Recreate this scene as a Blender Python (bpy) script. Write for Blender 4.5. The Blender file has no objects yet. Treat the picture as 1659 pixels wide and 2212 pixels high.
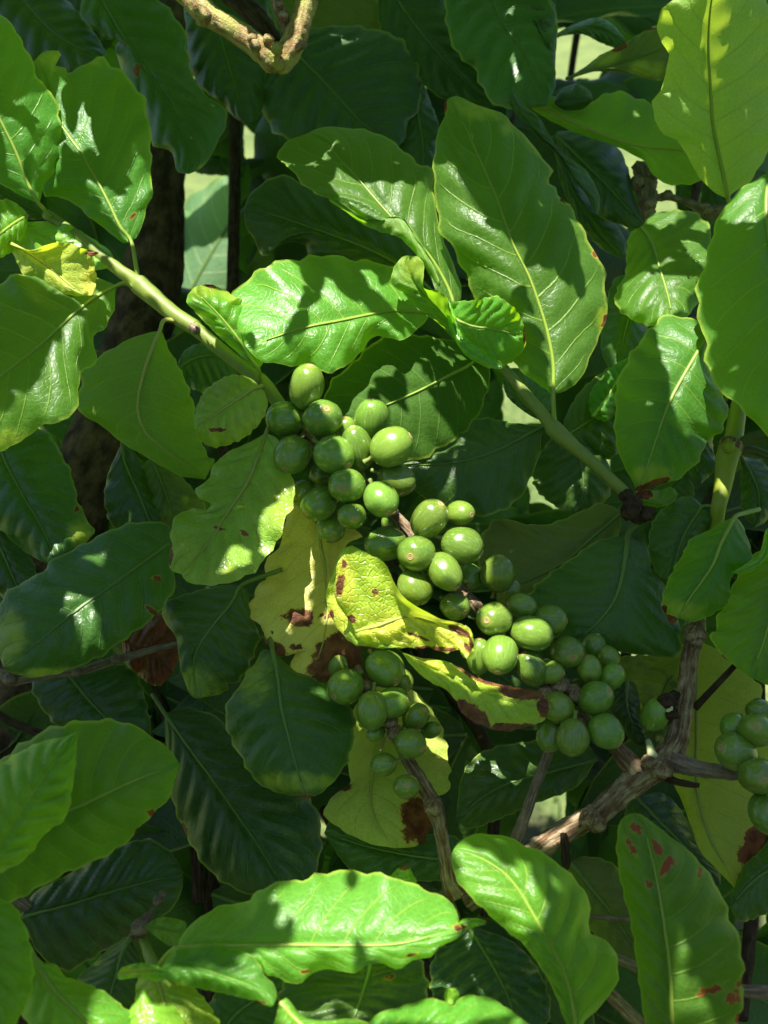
import bpy, math, random
import numpy as np
from mathutils import Vector, Matrix, noise
from mathutils.bvhtree import BVHTree

# ------------------------------------------------------------------ camera, sky, sun, exposure
scene = bpy.context.scene
COL = scene.collection
VFOV = math.radians(60.0)
PITCH = math.radians(28.0)
CAM_LOC = Vector((0.0, 0.0, 1.30))
cam_d = bpy.data.cameras.new("camera")
cam = bpy.data.objects.new("camera", cam_d)
COL.objects.link(cam)
cam.location = CAM_LOC
cam.rotation_euler = (math.radians(90.0) - PITCH, 0.0, 0.0)
cam_d.sensor_fit = 'VERTICAL'
cam_d.sensor_height = 24.0
cam_d.lens = 12.0 / math.tan(VFOV / 2)
cam_d.clip_start = 0.01
cam_d.clip_end = 500.0
cam_d.dof.use_dof = True
cam_d.dof.focus_distance = 0.395
cam_d.dof.aperture_fstop = cam_d.lens / 1000.0 / (2 * 0.0014)
scene.camera = cam
R3 = Matrix.Rotation(math.radians(90.0) - PITCH, 3, 'X')

SUN_CAM = Vector((-0.16, 0.84, 0.52)).normalized()      # towards the sun, seen from the camera
SUN = (R3 @ SUN_CAM).normalized()
sun_el = math.asin(SUN.z)
sun_az = math.atan2(SUN.x, SUN.y)
world = bpy.data.worlds.new("World")
scene.world = world
world.use_nodes = True
wn = world.node_tree
sky = wn.nodes.new("ShaderNodeTexSky")
sky.sky_type = 'NISHITA'
sky.sun_disc = False
sky.sun_elevation = sun_el
sky.sun_rotation = sun_az
bgn = wn.nodes["Background"]
bgn.inputs["Strength"].default_value = 0.052
wn.links.new(sky.outputs[0], bgn.inputs["Color"])
sun_d = bpy.data.lights.new("sun", 'SUN')
sun_d.energy = 5.0
sun_d.angle = math.radians(0.5)
sun_d.color = (1.0, 0.96, 0.88)
sun = bpy.data.objects.new("sun", sun_d)
COL.objects.link(sun)
sun.rotation_euler = SUN.to_track_quat('Z', 'Y').to_euler()
scene.view_settings.view_transform = 'Standard'
scene.view_settings.look = 'None'
scene.view_settings.gamma = 1.0
scene.view_settings.exposure = 1.22
scene.cycles.use_denoising = True
scene.cycles.max_bounces = 10
scene.cycles.transmission_bounces = 8
scene.cycles.diffuse_bounces = 5

K = 2 * math.tan(VFOV / 2) / 2212.0
SLOPE = 0.38          # the face of the bush leans back: what grows higher stands farther away
def deff(y, d):
    return d * (1 + SLOPE * min(max(1106.0 - y, -1300), 1300) * K)
def P(x, y, d):
    """picture point (1659 x 2212 grid) at depth d metres -> world point"""
    d = deff(y, d)
    return CAM_LOC + R3 @ Vector(((x - 829.5) * K * d, -(y - 1106.0) * K * d, -d))
VIEW = R3 @ Vector((0, 0, 1))

# ------------------------------------------------------------------ materials
class NT:
    def __init__(s, name):
        s.m = bpy.data.materials.new(name); s.m.use_nodes = True
        s.t = s.m.node_tree; s.t.nodes.clear()
        s.out = s.t.nodes.new("ShaderNodeOutputMaterial")
    def n(s, kind, **kw):
        nd = s.t.nodes.new(kind)
        for k, v in kw.items(): setattr(nd, k, v)
        return nd
    def l(s, a, b): s.t.links.new(a, b)
    def setin(s, sock, v):
        if isinstance(v, bpy.types.NodeSocket): s.l(v, sock)
        else: sock.default_value = v
    def math(s, op, a, b=None, c=None, clamp=False):
        nd = s.n("ShaderNodeMath", operation=op); nd.use_clamp = clamp
        s.setin(nd.inputs[0], a)
        if b is not None: s.setin(nd.inputs[1], b)
        if c is not None: s.setin(nd.inputs[2], c)
        return nd.outputs[0]
    def smooth(s, v, a, b, o0=0.0, o1=1.0):
        nd = s.n("ShaderNodeMapRange", interpolation_type='SMOOTHSTEP')
        s.setin(nd.inputs[0], v)
        for i, q in enumerate((a, b, o0, o1)): nd.inputs[1 + i].default_value = q
        return nd.outputs[0]
    def mix(s, f, a, b, blend='MIX'):
        nd = s.n("ShaderNodeMix", data_type='RGBA', blend_type=blend)
        s.setin(nd.inputs[0], f)
        for i, q in ((6, a), (7, b)):
            if isinstance(q, tuple): q = (*q, 1.0)
            s.setin(nd.inputs[i], q)
        return nd.outputs[2]
    def noise(s, vec, scale, detail=3.0, rough=0.5):
        nd = s.n("ShaderNodeTexNoise")
        s.l(vec, nd.inputs["Vector"]); nd.inputs["Scale"].default_value = scale
        nd.inputs["Detail"].default_value = detail; nd.inputs["Roughness"].default_value = rough
        return nd.outputs[0]
    def bump(s, h, strength, dist, prev=None):
        nd = s.n("ShaderNodeBump"); nd.inputs["Strength"].default_value = strength
        nd.inputs["Distance"].default_value = dist; s.l(h, nd.inputs["Height"])
        if prev is not None: s.l(prev, nd.inputs["Normal"])
        return nd.outputs[0]

def leaf_material(name, base, trans, vein, rough=0.34, spec=0.5, mottle=0.25, spots=0.0, fine=0.2, veinmix=0.8, rim=(0.30, 0.36, 0.05), yellow=(0.24, 0.31, 0.03), ymix=0.75):
    M = NT(name)
    tc = M.n("ShaderNodeTexCoord"); obj = tc.outputs["Object"]
    uv = M.n("ShaderNodeUVMap", uv_map="leaf"); sep = M.n("ShaderNodeSeparateXYZ"); M.l(uv.outputs[0], sep.inputs[0])
    u, v = sep.outputs[0], sep.outputs[1]
    av = M.math('ABSOLUTE', v)
    info = M.n("ShaderNodeObjectInfo"); rnd = info.outputs["Random"]
    jit = M.noise(obj, 90.0, 2.0)
    sg = M.math('SIGN', v)
    w = M.math('MULTIPLY', u, 9.0)
    w = M.math('SUBTRACT', w, M.math('MULTIPLY', M.math('POWER', av, 1.25), 1.7))
    w = M.math('ADD', w, M.math('MULTIPLY', sg, 0.16))
    w = M.math('ADD', w, M.math('MULTIPLY_ADD', jit, 0.14, -0.07))
    dv = M.math('SUBTRACT', 0.5, M.math('ABSOLUTE', M.math('SUBTRACT', M.math('FRACT', w), 0.5)))
    side = M.smooth(dv, 0.008, 0.045, 1.0, 0.0)
    side = M.math('MULTIPLY', side, M.smooth(av, 0.72, 0.95, 1.0, 0.0))
    mid = M.smooth(av, 0.012, 0.035, 1.0, 0.0)
    line = M.math('MAXIMUM', M.math('MULTIPLY', side, 0.85), mid)
    vor = M.n("ShaderNodeTexVoronoi", feature='DISTANCE_TO_EDGE'); M.l(obj, vor.inputs["Vector"]); vor.inputs["Scale"].default_value = 420.0
    net = M.smooth(vor.outputs["Distance"], 0.0, 0.14, 1.0, 0.0)
    n1 = M.noise(obj, 32.0, 4.0, 0.6); n2 = M.noise(obj, 210.0, 3.0, 0.6)
    mott = M.math('MULTIPLY', M.smooth(n1, 0.35, 0.7), mottle)
    light = tuple(min(1, c * 1.7 + 0.015) for c in base)
    col = M.mix(mott, base, light)
    col = M.mix(M.math('MULTIPLY', net, 0.32), col, light)
    dvar = M.math('MULTIPLY_ADD', rnd, 0.35, 0.82)
    hs = M.n("ShaderNodeHueSaturation"); M.l(col, hs.inputs["Color"]); M.l(dvar, hs.inputs["Value"])
    M.l(M.math('MULTIPLY_ADD', rnd, 0.03, 0.485), hs.inputs["Hue"])
    col = hs.outputs[0]
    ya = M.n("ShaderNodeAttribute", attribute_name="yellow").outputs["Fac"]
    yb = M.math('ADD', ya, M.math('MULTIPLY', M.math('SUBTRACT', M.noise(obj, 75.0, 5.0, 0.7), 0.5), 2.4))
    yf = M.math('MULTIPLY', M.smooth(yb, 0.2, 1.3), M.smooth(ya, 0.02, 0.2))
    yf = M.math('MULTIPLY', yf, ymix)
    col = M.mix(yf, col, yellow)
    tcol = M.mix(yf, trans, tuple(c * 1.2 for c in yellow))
    col = M.mix(M.math('MULTIPLY', line, veinmix), col, vein)
    tcol = M.mix(M.math('MULTIPLY', line, 0.35), tcol, tuple(c * 0.6 for c in trans))
    rimf = M.math('MULTIPLY', M.smooth(av, 0.94, 0.995), 0.55)
    col = M.mix(rimf, col, rim)
    dust = M.math('MULTIPLY', M.smooth(M.noise(obj, 650.0, 2.0, 0.6), 0.70, 0.76), M.smooth(M.noise(obj, 38.0, 3.0), 0.45, 0.7, 0.0, 0.6))
    col = M.mix(dust, col, (0.34, 0.36, 0.24))
    ba = M.n("ShaderNodeAttribute", attribute_name="brown").outputs["Fac"]
    if spots > 0:
        sp = M.smooth(M.noise(obj, 70.0, 3.0, 0.65), 0.66, 0.72, 0.0, spots)
        ba = M.math('MAXIMUM', ba, sp)
    bb = M.math('ADD', ba, M.math('MULTIPLY', M.math('SUBTRACT', M.noise(obj, 150.0, 5.0, 0.7), 0.5), 1.9))
    bf = M.math('MULTIPLY', M.smooth(bb, 0.38, 0.55), M.smooth(ba, 0.05, 0.25))
    halo = M.math('MULTIPLY', M.smooth(bb, 0.22, 0.45), M.smooth(ba, 0.05, 0.25))
    brown = M.mix(M.smooth(n2, 0.35, 0.65), (0.075, 0.022, 0.008), (0.19, 0.075, 0.025))
    col = M.mix(M.math('MULTIPLY', halo, 0.7), col, (0.42, 0.30, 0.03))
    col = M.mix(bf, col, brown)
    tcol = M.mix(bf, tcol, (0.07, 0.02, 0.004))
    ra = M.n("ShaderNodeAttribute", attribute_name="red").outputs["Fac"]
    rb = M.math('ADD', ra, M.math('MULTIPLY', M.math('SUBTRACT', M.noise(obj, 300.0, 4.0, 0.7), 0.5), 2.0))
    rf = M.math('MULTIPLY', M.smooth(rb, 0.40, 0.55), M.smooth(ra, 0.05, 0.2))
    col = M.mix(M.math('MULTIPLY', M.smooth(rb, 0.05, 0.5), M.math('MULTIPLY', M.smooth(ra, 0.02, 0.2), 0.5)), col, (0.22, 0.22, 0.03)); col = M.mix(M.math('MULTIPLY', rf, 0.85), col, (0.24, 0.035, 0.018)); tcol = M.mix(rf, tcol, (0.1, 0.01, 0.005))
    h = M.math('ADD', M.math('MULTIPLY', net, -0.35), M.math('MULTIPLY', n2, 0.8))
    nrm = M.bump(M.noise(obj, 62.0, 3.0, 0.55), 0.35, 0.004)
    nrm = M.bump(h, fine * 1.5, 0.0006, nrm)
    nrm = M.bump(line, 0.6, -0.0005, nrm)
    pr = M.n("ShaderNodeBsdfPrincipled")
    M.l(col, pr.inputs["Base Color"])
    rg = M.math('ADD', M.math('MULTIPLY', M.noise(obj, 48.0, 3.0), 0.22), rough - 0.11)
    rg = M.math('ADD', rg, M.math('MULTIPLY', bf, 0.3))
    M.l(rg, pr.inputs["Roughness"])
    pr.inputs["Specular IOR Level"].default_value = spec
    M.l(nrm, pr.inputs["Normal"])
    tr = M.n("ShaderNodeBsdfTranslucent"); M.l(tcol, tr.inputs["Color"])
    ad = M.n("ShaderNodeAddShader"); M.l(pr.outputs[0], ad.inputs[0]); M.l(tr.outputs[0], ad.inputs[1])
    M.l(ad.outputs[0], M.out.inputs[0])
    return M.m

MAT = {}
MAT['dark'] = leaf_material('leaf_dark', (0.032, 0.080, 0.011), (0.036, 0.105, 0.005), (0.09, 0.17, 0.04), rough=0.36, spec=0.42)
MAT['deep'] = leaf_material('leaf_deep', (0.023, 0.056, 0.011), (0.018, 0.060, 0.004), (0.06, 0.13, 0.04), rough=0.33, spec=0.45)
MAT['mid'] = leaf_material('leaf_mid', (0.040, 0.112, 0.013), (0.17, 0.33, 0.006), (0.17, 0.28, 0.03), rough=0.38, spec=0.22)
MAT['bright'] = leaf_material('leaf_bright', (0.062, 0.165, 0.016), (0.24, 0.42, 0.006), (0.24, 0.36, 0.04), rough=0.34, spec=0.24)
MAT['lime'] = leaf_material('leaf_lime', (0.105, 0.25, 0.020), (0.23, 0.42, 0.008), (0.34, 0.40, 0.05), rough=0.30, mottle=0.5, yellow=(0.42, 0.40, 0.03), ymix=.9)
MAT['under'] = leaf_material('leaf_underside', (0.085, 0.17, 0.022), (0.17, 0.33, 0.008), (0.24, 0.30, 0.05), rough=0.55, spec=0.25, fine=0.2, veinmix=0.75)
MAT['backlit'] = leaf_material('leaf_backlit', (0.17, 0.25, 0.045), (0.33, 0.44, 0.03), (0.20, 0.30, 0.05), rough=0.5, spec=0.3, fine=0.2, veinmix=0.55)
MAT['mottled'] = leaf_material('leaf_mottled', (0.115, 0.20, 0.020), (0.25, 0.37, 0.008), (0.26, 0.30, 0.06), rough=0.28, mottle=0.9, fine=0.55)
MAT['yellow'] = leaf_material('leaf_yellow', (0.36, 0.33, 0.07), (0.42, 0.36, 0.04), (0.42, 0.36, 0.06), rough=0.45, mottle=0.7, spots=0.0, fine=0.6, veinmix=0.4, rim=(0.45, 0.36, 0.08), yellow=(0.46, 0.40, 0.08), ymix=1.0)
MAT['cup'] = leaf_material('leaf_cup', (0.24, 0.32, 0.04), (0.34, 0.42, 0.02), (0.36, 0.38, 0.08), rough=0.42, spec=0.35, mottle=0.6, fine=0.6, veinmix=0.5, yellow=(0.42, 0.38, 0.04))
MAT['crumple'] = leaf_material('leaf_crumple', (0.20, 0.31, 0.02), (0.32, 0.44, 0.01), (0.36, 0.42, 0.07), rough=0.34, spec=0.45, mottle=0.8, fine=0.7, veinmix=0.5, yellow=(0.44, 0.42, 0.05), ymix=.7)
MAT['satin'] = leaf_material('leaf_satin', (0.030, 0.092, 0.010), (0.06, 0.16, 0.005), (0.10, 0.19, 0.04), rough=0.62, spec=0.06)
MAT['sage'] = leaf_material('leaf_sage', (0.07, 0.15, 0.06), (0.10, 0.19, 0.05), (0.34, 0.42, 0.20), rough=0.6, spec=0.3)
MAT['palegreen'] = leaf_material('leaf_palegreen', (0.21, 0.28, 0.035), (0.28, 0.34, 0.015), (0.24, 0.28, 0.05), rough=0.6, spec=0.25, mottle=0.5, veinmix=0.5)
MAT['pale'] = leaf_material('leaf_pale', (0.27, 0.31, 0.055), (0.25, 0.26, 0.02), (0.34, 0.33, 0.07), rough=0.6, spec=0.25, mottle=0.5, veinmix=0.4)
MAT['olive'] = leaf_material('leaf_olive', (0.065, 0.095, 0.020), (0.10, 0.15, 0.008), (0.12, 0.16, 0.04), rough=0.5, spec=0.3)
MAT['brown'] = leaf_material('leaf_dead', (0.16, 0.055, 0.018), (0.12, 0.03, 0.005), (0.2, 0.09, 0.03), rough=0.5, fine=0.9, yellow=(0.3, 0.2, 0.03))

def rib_material(name, c1, c2, rough=0.42):
    M = NT(name); tc = M.n("ShaderNodeTexCoord")
    n = M.noise(tc.outputs["Object"], 160.0, 3.0)
    pr = M.n("ShaderNodeBsdfPrincipled"); M.l(M.mix(n, c1, c2), pr.inputs["Base Color"])
    pr.inputs["Roughness"].default_value = rough
    pr.inputs["Subsurface Weight"].default_value = 0.15
    pr.inputs["Subsurface Radius"].default_value = (0.002, 0.003, 0.0005)
    M.l(M.bump(n, 0.3, 0.0008), pr.inputs["Normal"])
    M.l(pr.outputs[0], M.out.inputs[0]); return M.m
RIB = {'dark': rib_material('midrib_dark', (0.09, 0.17, 0.03), (0.13, 0.22, 0.04)),
       'green': rib_material('midrib_green', (0.24, 0.36, 0.04), (0.30, 0.40, 0.06)),
       'pale': rib_material('midrib_pale', (0.30, 0.34, 0.07), (0.38, 0.38, 0.09)),
       'stem': rib_material('green_stem', (0.15, 0.22, 0.035), (0.26, 0.32, 0.06), 0.5),
       'limestem': rib_material('lime_stem', (0.20, 0.28, 0.02), (0.34, 0.38, 0.04), 0.45),
       'darkstem': rib_material('dark_stem', (0.05, 0.08, 0.02), (0.10, 0.13, 0.03), 0.5)}
RIBOF = {'dark': 'dark', 'deep': 'dark', 'mid': 'green', 'bright': 'green', 'lime': 'pale', 'under': 'pale', 'backlit': 'green',
         'mottled': 'pale', 'yellow': 'pale', 'cup': 'pale', 'crumple': 'pale', 'satin': 'green', 'sage': 'pale', 'palegreen': 'pale', 'pale': 'pale', 'olive': 'dark', 'brown': 'dark'}

def bark_material(name, dark, lightc, lichen=None, scale=60.0):
    M = NT(name); tc = M.n("ShaderNodeTexCoord")
    uv = M.n("ShaderNodeUVMap", uv_map="leaf")
    mp = M.n("ShaderNodeMapping"); M.l(uv.outputs[0], mp.inputs[0]); mp.inputs["Scale"].default_value = (220.0, 7.0, 1.0)
    mp2 = M.n("ShaderNodeMapping"); M.l(uv.outputs[0], mp2.inputs[0]); mp2.inputs["Scale"].default_value = (260.0, 55.0, 1.0)
    streak = M.noise(mp2.outputs[0], 1.0, 6.0, 0.7)
    n1 = M.noise(tc.outputs["Object"], scale * 3, 5.0, 0.7)
    n2 = M.noise(tc.outputs["Object"], scale * 12, 4.0, 0.7)
    f = M.math('ADD', M.math('MULTIPLY', streak, 0.65), M.math('MULTIPLY', n1, 0.35))
    col = M.mix(M.smooth(f, 0.42, 0.60), dark, lightc)
    col = M.mix(M.math('MULTIPLY', M.smooth(n2, 0.4, 0.7), 0.5), col, tuple(c * 0.45 for c in dark))
    if lichen: col = M.mix(M.math('MULTIPLY', M.smooth(M.noise(tc.outputs["Object"], scale, 4.0, 0.7), 0.45, 0.6), 0.8), col, lichen)
    h = M.math('ADD', f, M.math('MULTIPLY', n2, 0.3))
    pr = M.n("ShaderNodeBsdfPrincipled"); M.l(col, pr.inputs["Base Color"]); pr.inputs["Roughness"].default_value = 0.8
    pr.inputs["Specular IOR Level"].default_value = 0.25
    M.l(M.bump(h, 0.9, 0.0030), pr.inputs["Normal"]); M.l(pr.outputs[0], M.out.inputs[0]); return M.m
MAT['bark'] = bark_material('bark_woody', (0.18, 0.095, 0.045), (0.60, 0.47, 0.30))
MAT['bark_grey'] = bark_material('bark_grey', (0.20, 0.14, 0.11), (0.46, 0.36, 0.29))
MAT['bark_lichen'] = bark_material('bark_lichen', (0.34, 0.20, 0.08), (0.72, 0.60, 0.30), (0.50, 0.50, 0.14), 90.0)
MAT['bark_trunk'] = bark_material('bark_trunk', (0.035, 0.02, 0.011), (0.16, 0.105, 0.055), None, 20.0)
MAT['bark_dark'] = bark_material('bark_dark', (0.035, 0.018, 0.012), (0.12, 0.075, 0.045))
MAT['scar'] = bark_material('scar', (0.22, 0.12, 0.10), (0.62, 0.48, 0.40), None, 90.0)

def cherry_material():
    M = NT('cherry_green'); tc = M.n("ShaderNodeTexCoord"); obj = tc.outputs["Object"]
    info = M.n("ShaderNodeObjectInfo"); rnd = info.outputs["Random"]
    sep = M.n("ShaderNodeSeparateXYZ"); M.l(obj, sep.inputs[0])
    n1 = M.noise(obj, 1.6, 5.0, 0.6); n2 = M.noise(obj, 22.0, 2.0, 0.6)
    col = M.mix(n1, (0.095, 0.225, 0.020), (0.165, 0.32, 0.038))
    col = M.mix(M.math('MULTIPLY', M.smooth(n2, 0.55, 0.72), 0.25), col, (0.30, 0.42, 0.10))
    hs = M.n("ShaderNodeHueSaturation"); M.l(col, hs.inputs["Color"]); M.l(M.math('MULTIPLY_ADD', rnd, 0.5, 0.72), hs.inputs["Value"])
    M.l(M.math('MULTIPLY_ADD', M.math('FRACT', M.math('MULTIPLY', rnd, 7.3)), 0.03, 0.468), hs.inputs["Hue"])
    col = hs.outputs[0]
    mpn = M.n("ShaderNodeMapping"); M.l(obj, mpn.inputs[0]); mpn.inputs["Scale"].default_value = (9.0, 9.0, 0.8)
    st = M.noise(mpn.outputs[0], 1.0, 3.0, 0.6)
    col = M.mix(M.math('MULTIPLY', M.smooth(st, 0.5, 0.68), 0.35), col, (0.34, 0.46, 0.12))
    tip = M.n("ShaderNodeAttribute", attribute_name="brown").outputs["Fac"]
    tb = M.math('ADD', tip, M.math('MULTIPLY', M.math('SUBTRACT', n1, 0.5), 0.9))
    col = M.mix(M.math('MULTIPLY', M.smooth(tb, 0.15, 0.75), 0.75), col, (0.36, 0.34, 0.07))
    bl = M.math('MULTIPLY', M.smooth(M.noise(obj, 1.4, 5.0, 0.75), 0.60, 0.70), 0.7)
    col = M.mix(bl, col, (0.16, 0.09, 0.03))
    pr = M.n("ShaderNodeBsdfPrincipled"); M.l(col, pr.inputs["Base Color"])
    M.l(M.math('MULTIPLY_ADD', n1, 0.12, 0.17), pr.inputs["Roughness"]); pr.inputs["Specular IOR Level"].default_value = 0.6
    pr.inputs["Coat Weight"].default_value = 0.6; pr.inputs["Coat Roughness"].default_value = 0.22; pr.inputs["Subsurface Weight"].default_value = 0.3
    pr.inputs["Subsurface Radius"].default_value = (0.0035, 0.006, 0.001)
    pr.inputs["Subsurface Scale"].default_value = 1.0
    M.l(M.bump(M.math('ADD', M.math('MULTIPLY', n2, 0.2), n1), 0.25, 0.0006), pr.inputs["Normal"])
    M.l(pr.outputs[0], M.out.inputs[0]); return M.m
MAT['cherry'] = cherry_material()

def ground_material():
    M = NT('grass_ground'); tc = M.n("ShaderNodeTexCoord"); obj = tc.outputs["Object"]
    a = M.noise(obj, 3.0, 5.0, 0.6); b = M.noise(obj, 40.0, 4.0, 0.7)
    col = M.mix(M.smooth(a, 0.35, 0.65), (0.09, 0.15, 0.035), (0.18, 0.24, 0.06))
    col = M.mix(M.math('MULTIPLY', M.smooth(b, 0.45, 0.7), 0.6), col, (0.24, 0.27, 0.10))
    # mulch round the plant painted dark to reduce bounced light, grass beyond it
    sp = M.n("ShaderNodeSeparateXYZ"); M.l(obj, sp.inputs[0])
    cb = M.n("ShaderNodeCombineXYZ"); M.l(sp.outputs[0], cb.inputs[0]); M.l(M.math('SUBTRACT', sp.outputs[1], 0.2), cb.inputs[1])
    ln = M.n("ShaderNodeVectorMath", operation='LENGTH'); M.l(cb.outputs[0], ln.inputs[0])
    rr = M.math('ADD', ln.outputs["Value"], M.math('MULTIPLY', a, 0.5))
    col = M.mix(M.smooth(rr, 1.15, 1.35), M.mix(b, (0.02, 0.013, 0.008), (0.05, 0.032, 0.02)), col)
    pr = M.n("ShaderNodeBsdfPrincipled"); M.l(col, pr.inputs["Base Color"]); pr.inputs["Roughness"].default_value = 0.9
    M.l(M.bump(b, 1.0, 0.02), pr.inputs["Normal"]); M.l(pr.outputs[0], M.out.inputs[0]); return M.m
MAT['ground'] = ground_material()
def simple(name, c, rough=0.6, **kw):
    M = NT(name); tc = M.n("ShaderNodeTexCoord"); n = M.noise(tc.outputs["Object"], 30.0, 4.0)
    pr = M.n("ShaderNodeBsdfPrincipled"); M.l(M.mix(n, tuple(q * 0.7 for q in c), tuple(min(1, q * 1.3) for q in c)), pr.inputs["Base Color"])
    pr.inputs["Roughness"].default_value = rough
    for k, v in kw.items(): pr.inputs[k].default_value = v
    M.l(pr.outputs[0], M.out.inputs[0]); return M.m
MAT['blade'] = simple('grass_blade', (0.13, 0.22, 0.05))
MAT['bud'] = simple('bud_pale', (0.55, 0.58, 0.30), 0.5)
MAT['water'] = simple('water_drop', (1.0, 1.0, 1.0), 0.02, **{"Transmission Weight": 1.0, "IOR": 1.33})
MAT['web'] = simple('plant_fibre', (0.5, 0.46, 0.34), 0.6)

# ------------------------------------------------------------------ objects
ORG = {}
def setp(o, label=None, cat=None, group=None, kind=None):
    for k, v in (('label', label), ('category', cat), ('group', group), ('kind', kind)):
        if v: o[k] = v
    return o
def link(name, data, origin, parent=None):
    o = bpy.data.objects.new(name, data); COL.objects.link(o)
    o.location = origin - (ORG[parent.name] if parent else Vector((0, 0, 0)))
    if parent: o.parent = parent
    ORG[o.name] = origin.copy()
    return o
def thing(name, origin, label, cat, group=None):
    return setp(link(name, None, origin), label, cat, group)
TRACED = []
def mesh_obj(name, verts, faces, mat, parent=None, uvs=None, attrs=None, origin=None, smooth=True):
    V = np.array([tuple(v) for v in verts], dtype=np.float64)
    if origin is None: origin = Vector(V.mean(axis=0))
    TRACED.append((verts, faces))
    me = bpy.data.meshes.new(name)
    me.from_pydata((V - np.array(origin)).tolist(), [], faces)
    if smooth: me.polygons.foreach_set("use_smooth", [True] * len(me.polygons))
    if uvs is not None:
        lay = me.uv_layers.new(name="leaf")
        idx = np.zeros(len(me.loops), dtype=np.int32); me.loops.foreach_get("vertex_index", idx)
        lay.data.foreach_set("uv", np.asarray(uvs, dtype=np.float32)[idx].ravel())
    for k, arr in (attrs or {}).items():
        at = me.attributes.new(k, 'FLOAT', 'POINT'); at.data.foreach_set("value", np.asarray(arr, dtype=np.float32))
    me.materials.append(mat)
    me.update()
    return link(name, me, Vector(origin), parent)

def pts(s):
    return [tuple(float(q) for q in p.split(',')) for p in s.split()]
def catmull(pl, per=8):
    A = [np.array(p, float) for p in pl]
    if len(A) < 3: 
        return np.array([A[0] + (A[-1] - A[0]) * t for t in np.linspace(0, 1, per * 2)])
    A = [2 * A[0] - A[1]] + A + [2 * A[-1] - A[-2]]
    out = []
    for i in range(1, len(A) - 2):
        p0, p1, p2, p3 = A[i - 1:i + 3]
        for k in range(per):
            t = k / per
            out.append(0.5 * ((2 * p1) + (-p0 + p2) * t + (2 * p0 - 5 * p1 + 4 * p2 - p3) * t * t + (-p0 + 3 * p1 - 3 * p2 + p3) * t ** 3))
    out.append(A[-2]); return np.array(out)
def resample(pl, n, paired=False):
    C = catmull(pl)
    if paired:
        s = np.linspace(0, 1, len(C))
    else:
        d = np.r_[0, np.cumsum(np.linalg.norm(np.diff(C, axis=0), axis=1))]; s = d / d[-1]
    t = np.linspace(0, 1, n)
    return np.stack([np.interp(t, s, C[:, k]) for k in range(C.shape[1])], axis=1)

def tube(points, radii, name, mat, parent, sides=10, rough=0.0, ridge=0.0, knobs=(), cap=True, per=8, seed=0, uvscale=1.0):
    """points: world Vectors; radii metres"""
    Q = catmull([(*p, r) for p, r in zip(points, radii)], per)
    n = len(Q); V, F, UV = [], [], []
    up = Vector((0.3, 0.2, 0.9)); L = 0.0; prevx = None
    for i in range(n):
        p = Vector(Q[i][:3]); r = max(Q[i][3], 1e-5)
        t = Vector(Q[min(i + 1, n - 1)][:3]) - Vector(Q[max(i - 1, 0)][:3]); t.normalize()
        x = (up.cross(t) if prevx is None else prevx - t * prevx.dot(t)); x.normalize(); prevx = x; y = t.cross(x)
        if i: L += (p - Vector(Q[i - 1][:3])).length
        for k in range(sides + 1):
            a = 2 * math.pi * k / sides
            dirv = x * math.cos(a) + y * math.sin(a)
            rr = r
            if rough or ridge:
                kk = k % sides; aa = 2 * math.pi * kk / sides
                dd = x * math.cos(aa) + y * math.sin(aa)
                q = p + dd * r
                rr = r * (1 + rough * noise.noise(q * 260 + Vector((seed, 0, 0))) + rough * 0.6 * noise.noise(q * 700) + ridge * noise.noise(Vector((math.cos(aa) * 2.5, math.sin(aa) * 2.5, L * 18 + seed))))
            V.append(p + dirv * rr); UV.append((k / sides * 0.05, L * uvscale))
    for i in range(n - 1):
        for k in range(sides):
            a = i * (sides + 1) + k
            F.append((a, a + 1, a + sides + 2, a + sides + 1))
    if cap:
        for i, rev in ((0, True), (n - 1, False)):
            c = len(V); V.append(Vector(Q[i][:3])); UV.append((0.02, 0.0))
            for k in range(sides):
                a = i * (sides + 1) + k
                F.append((c, a + 1, a) if rev else (c, a, a + 1))
    for (kp, kr) in knobs:
        add_lump(V, F, UV, kp, kr, seed)
    return mesh_obj(name, V, F, mat, parent, uvs=UV, origin=Vector(points[0]))
def add_lump(V, F, UV, c, r, seed=0, amp=0.35):
    b = len(V); nu, nv = 10, 7
    for j in range(nv + 1):
        th = math.pi * j / nv
        for k in range(nu):
            ph = 2 * math.pi * k / nu
            d = Vector((math.sin(th) * math.cos(ph), math.sin(th) * math.sin(ph), math.cos(th)))
            V.append(c + d * r * (1 + amp * noise.noise(d * 2.3 + c * 300 + Vector((seed, 1, 2)))))
            UV.append((0.05 * k / nu, 0.01 * j))
    for j in range(nv):
        for k in range(nu):
            k2 = (k + 1) % nu
            F.append((b + j * nu + k, b + (j + 1) * nu + k, b + (j + 1) * nu + k2, b + j * nu + k2))

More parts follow.
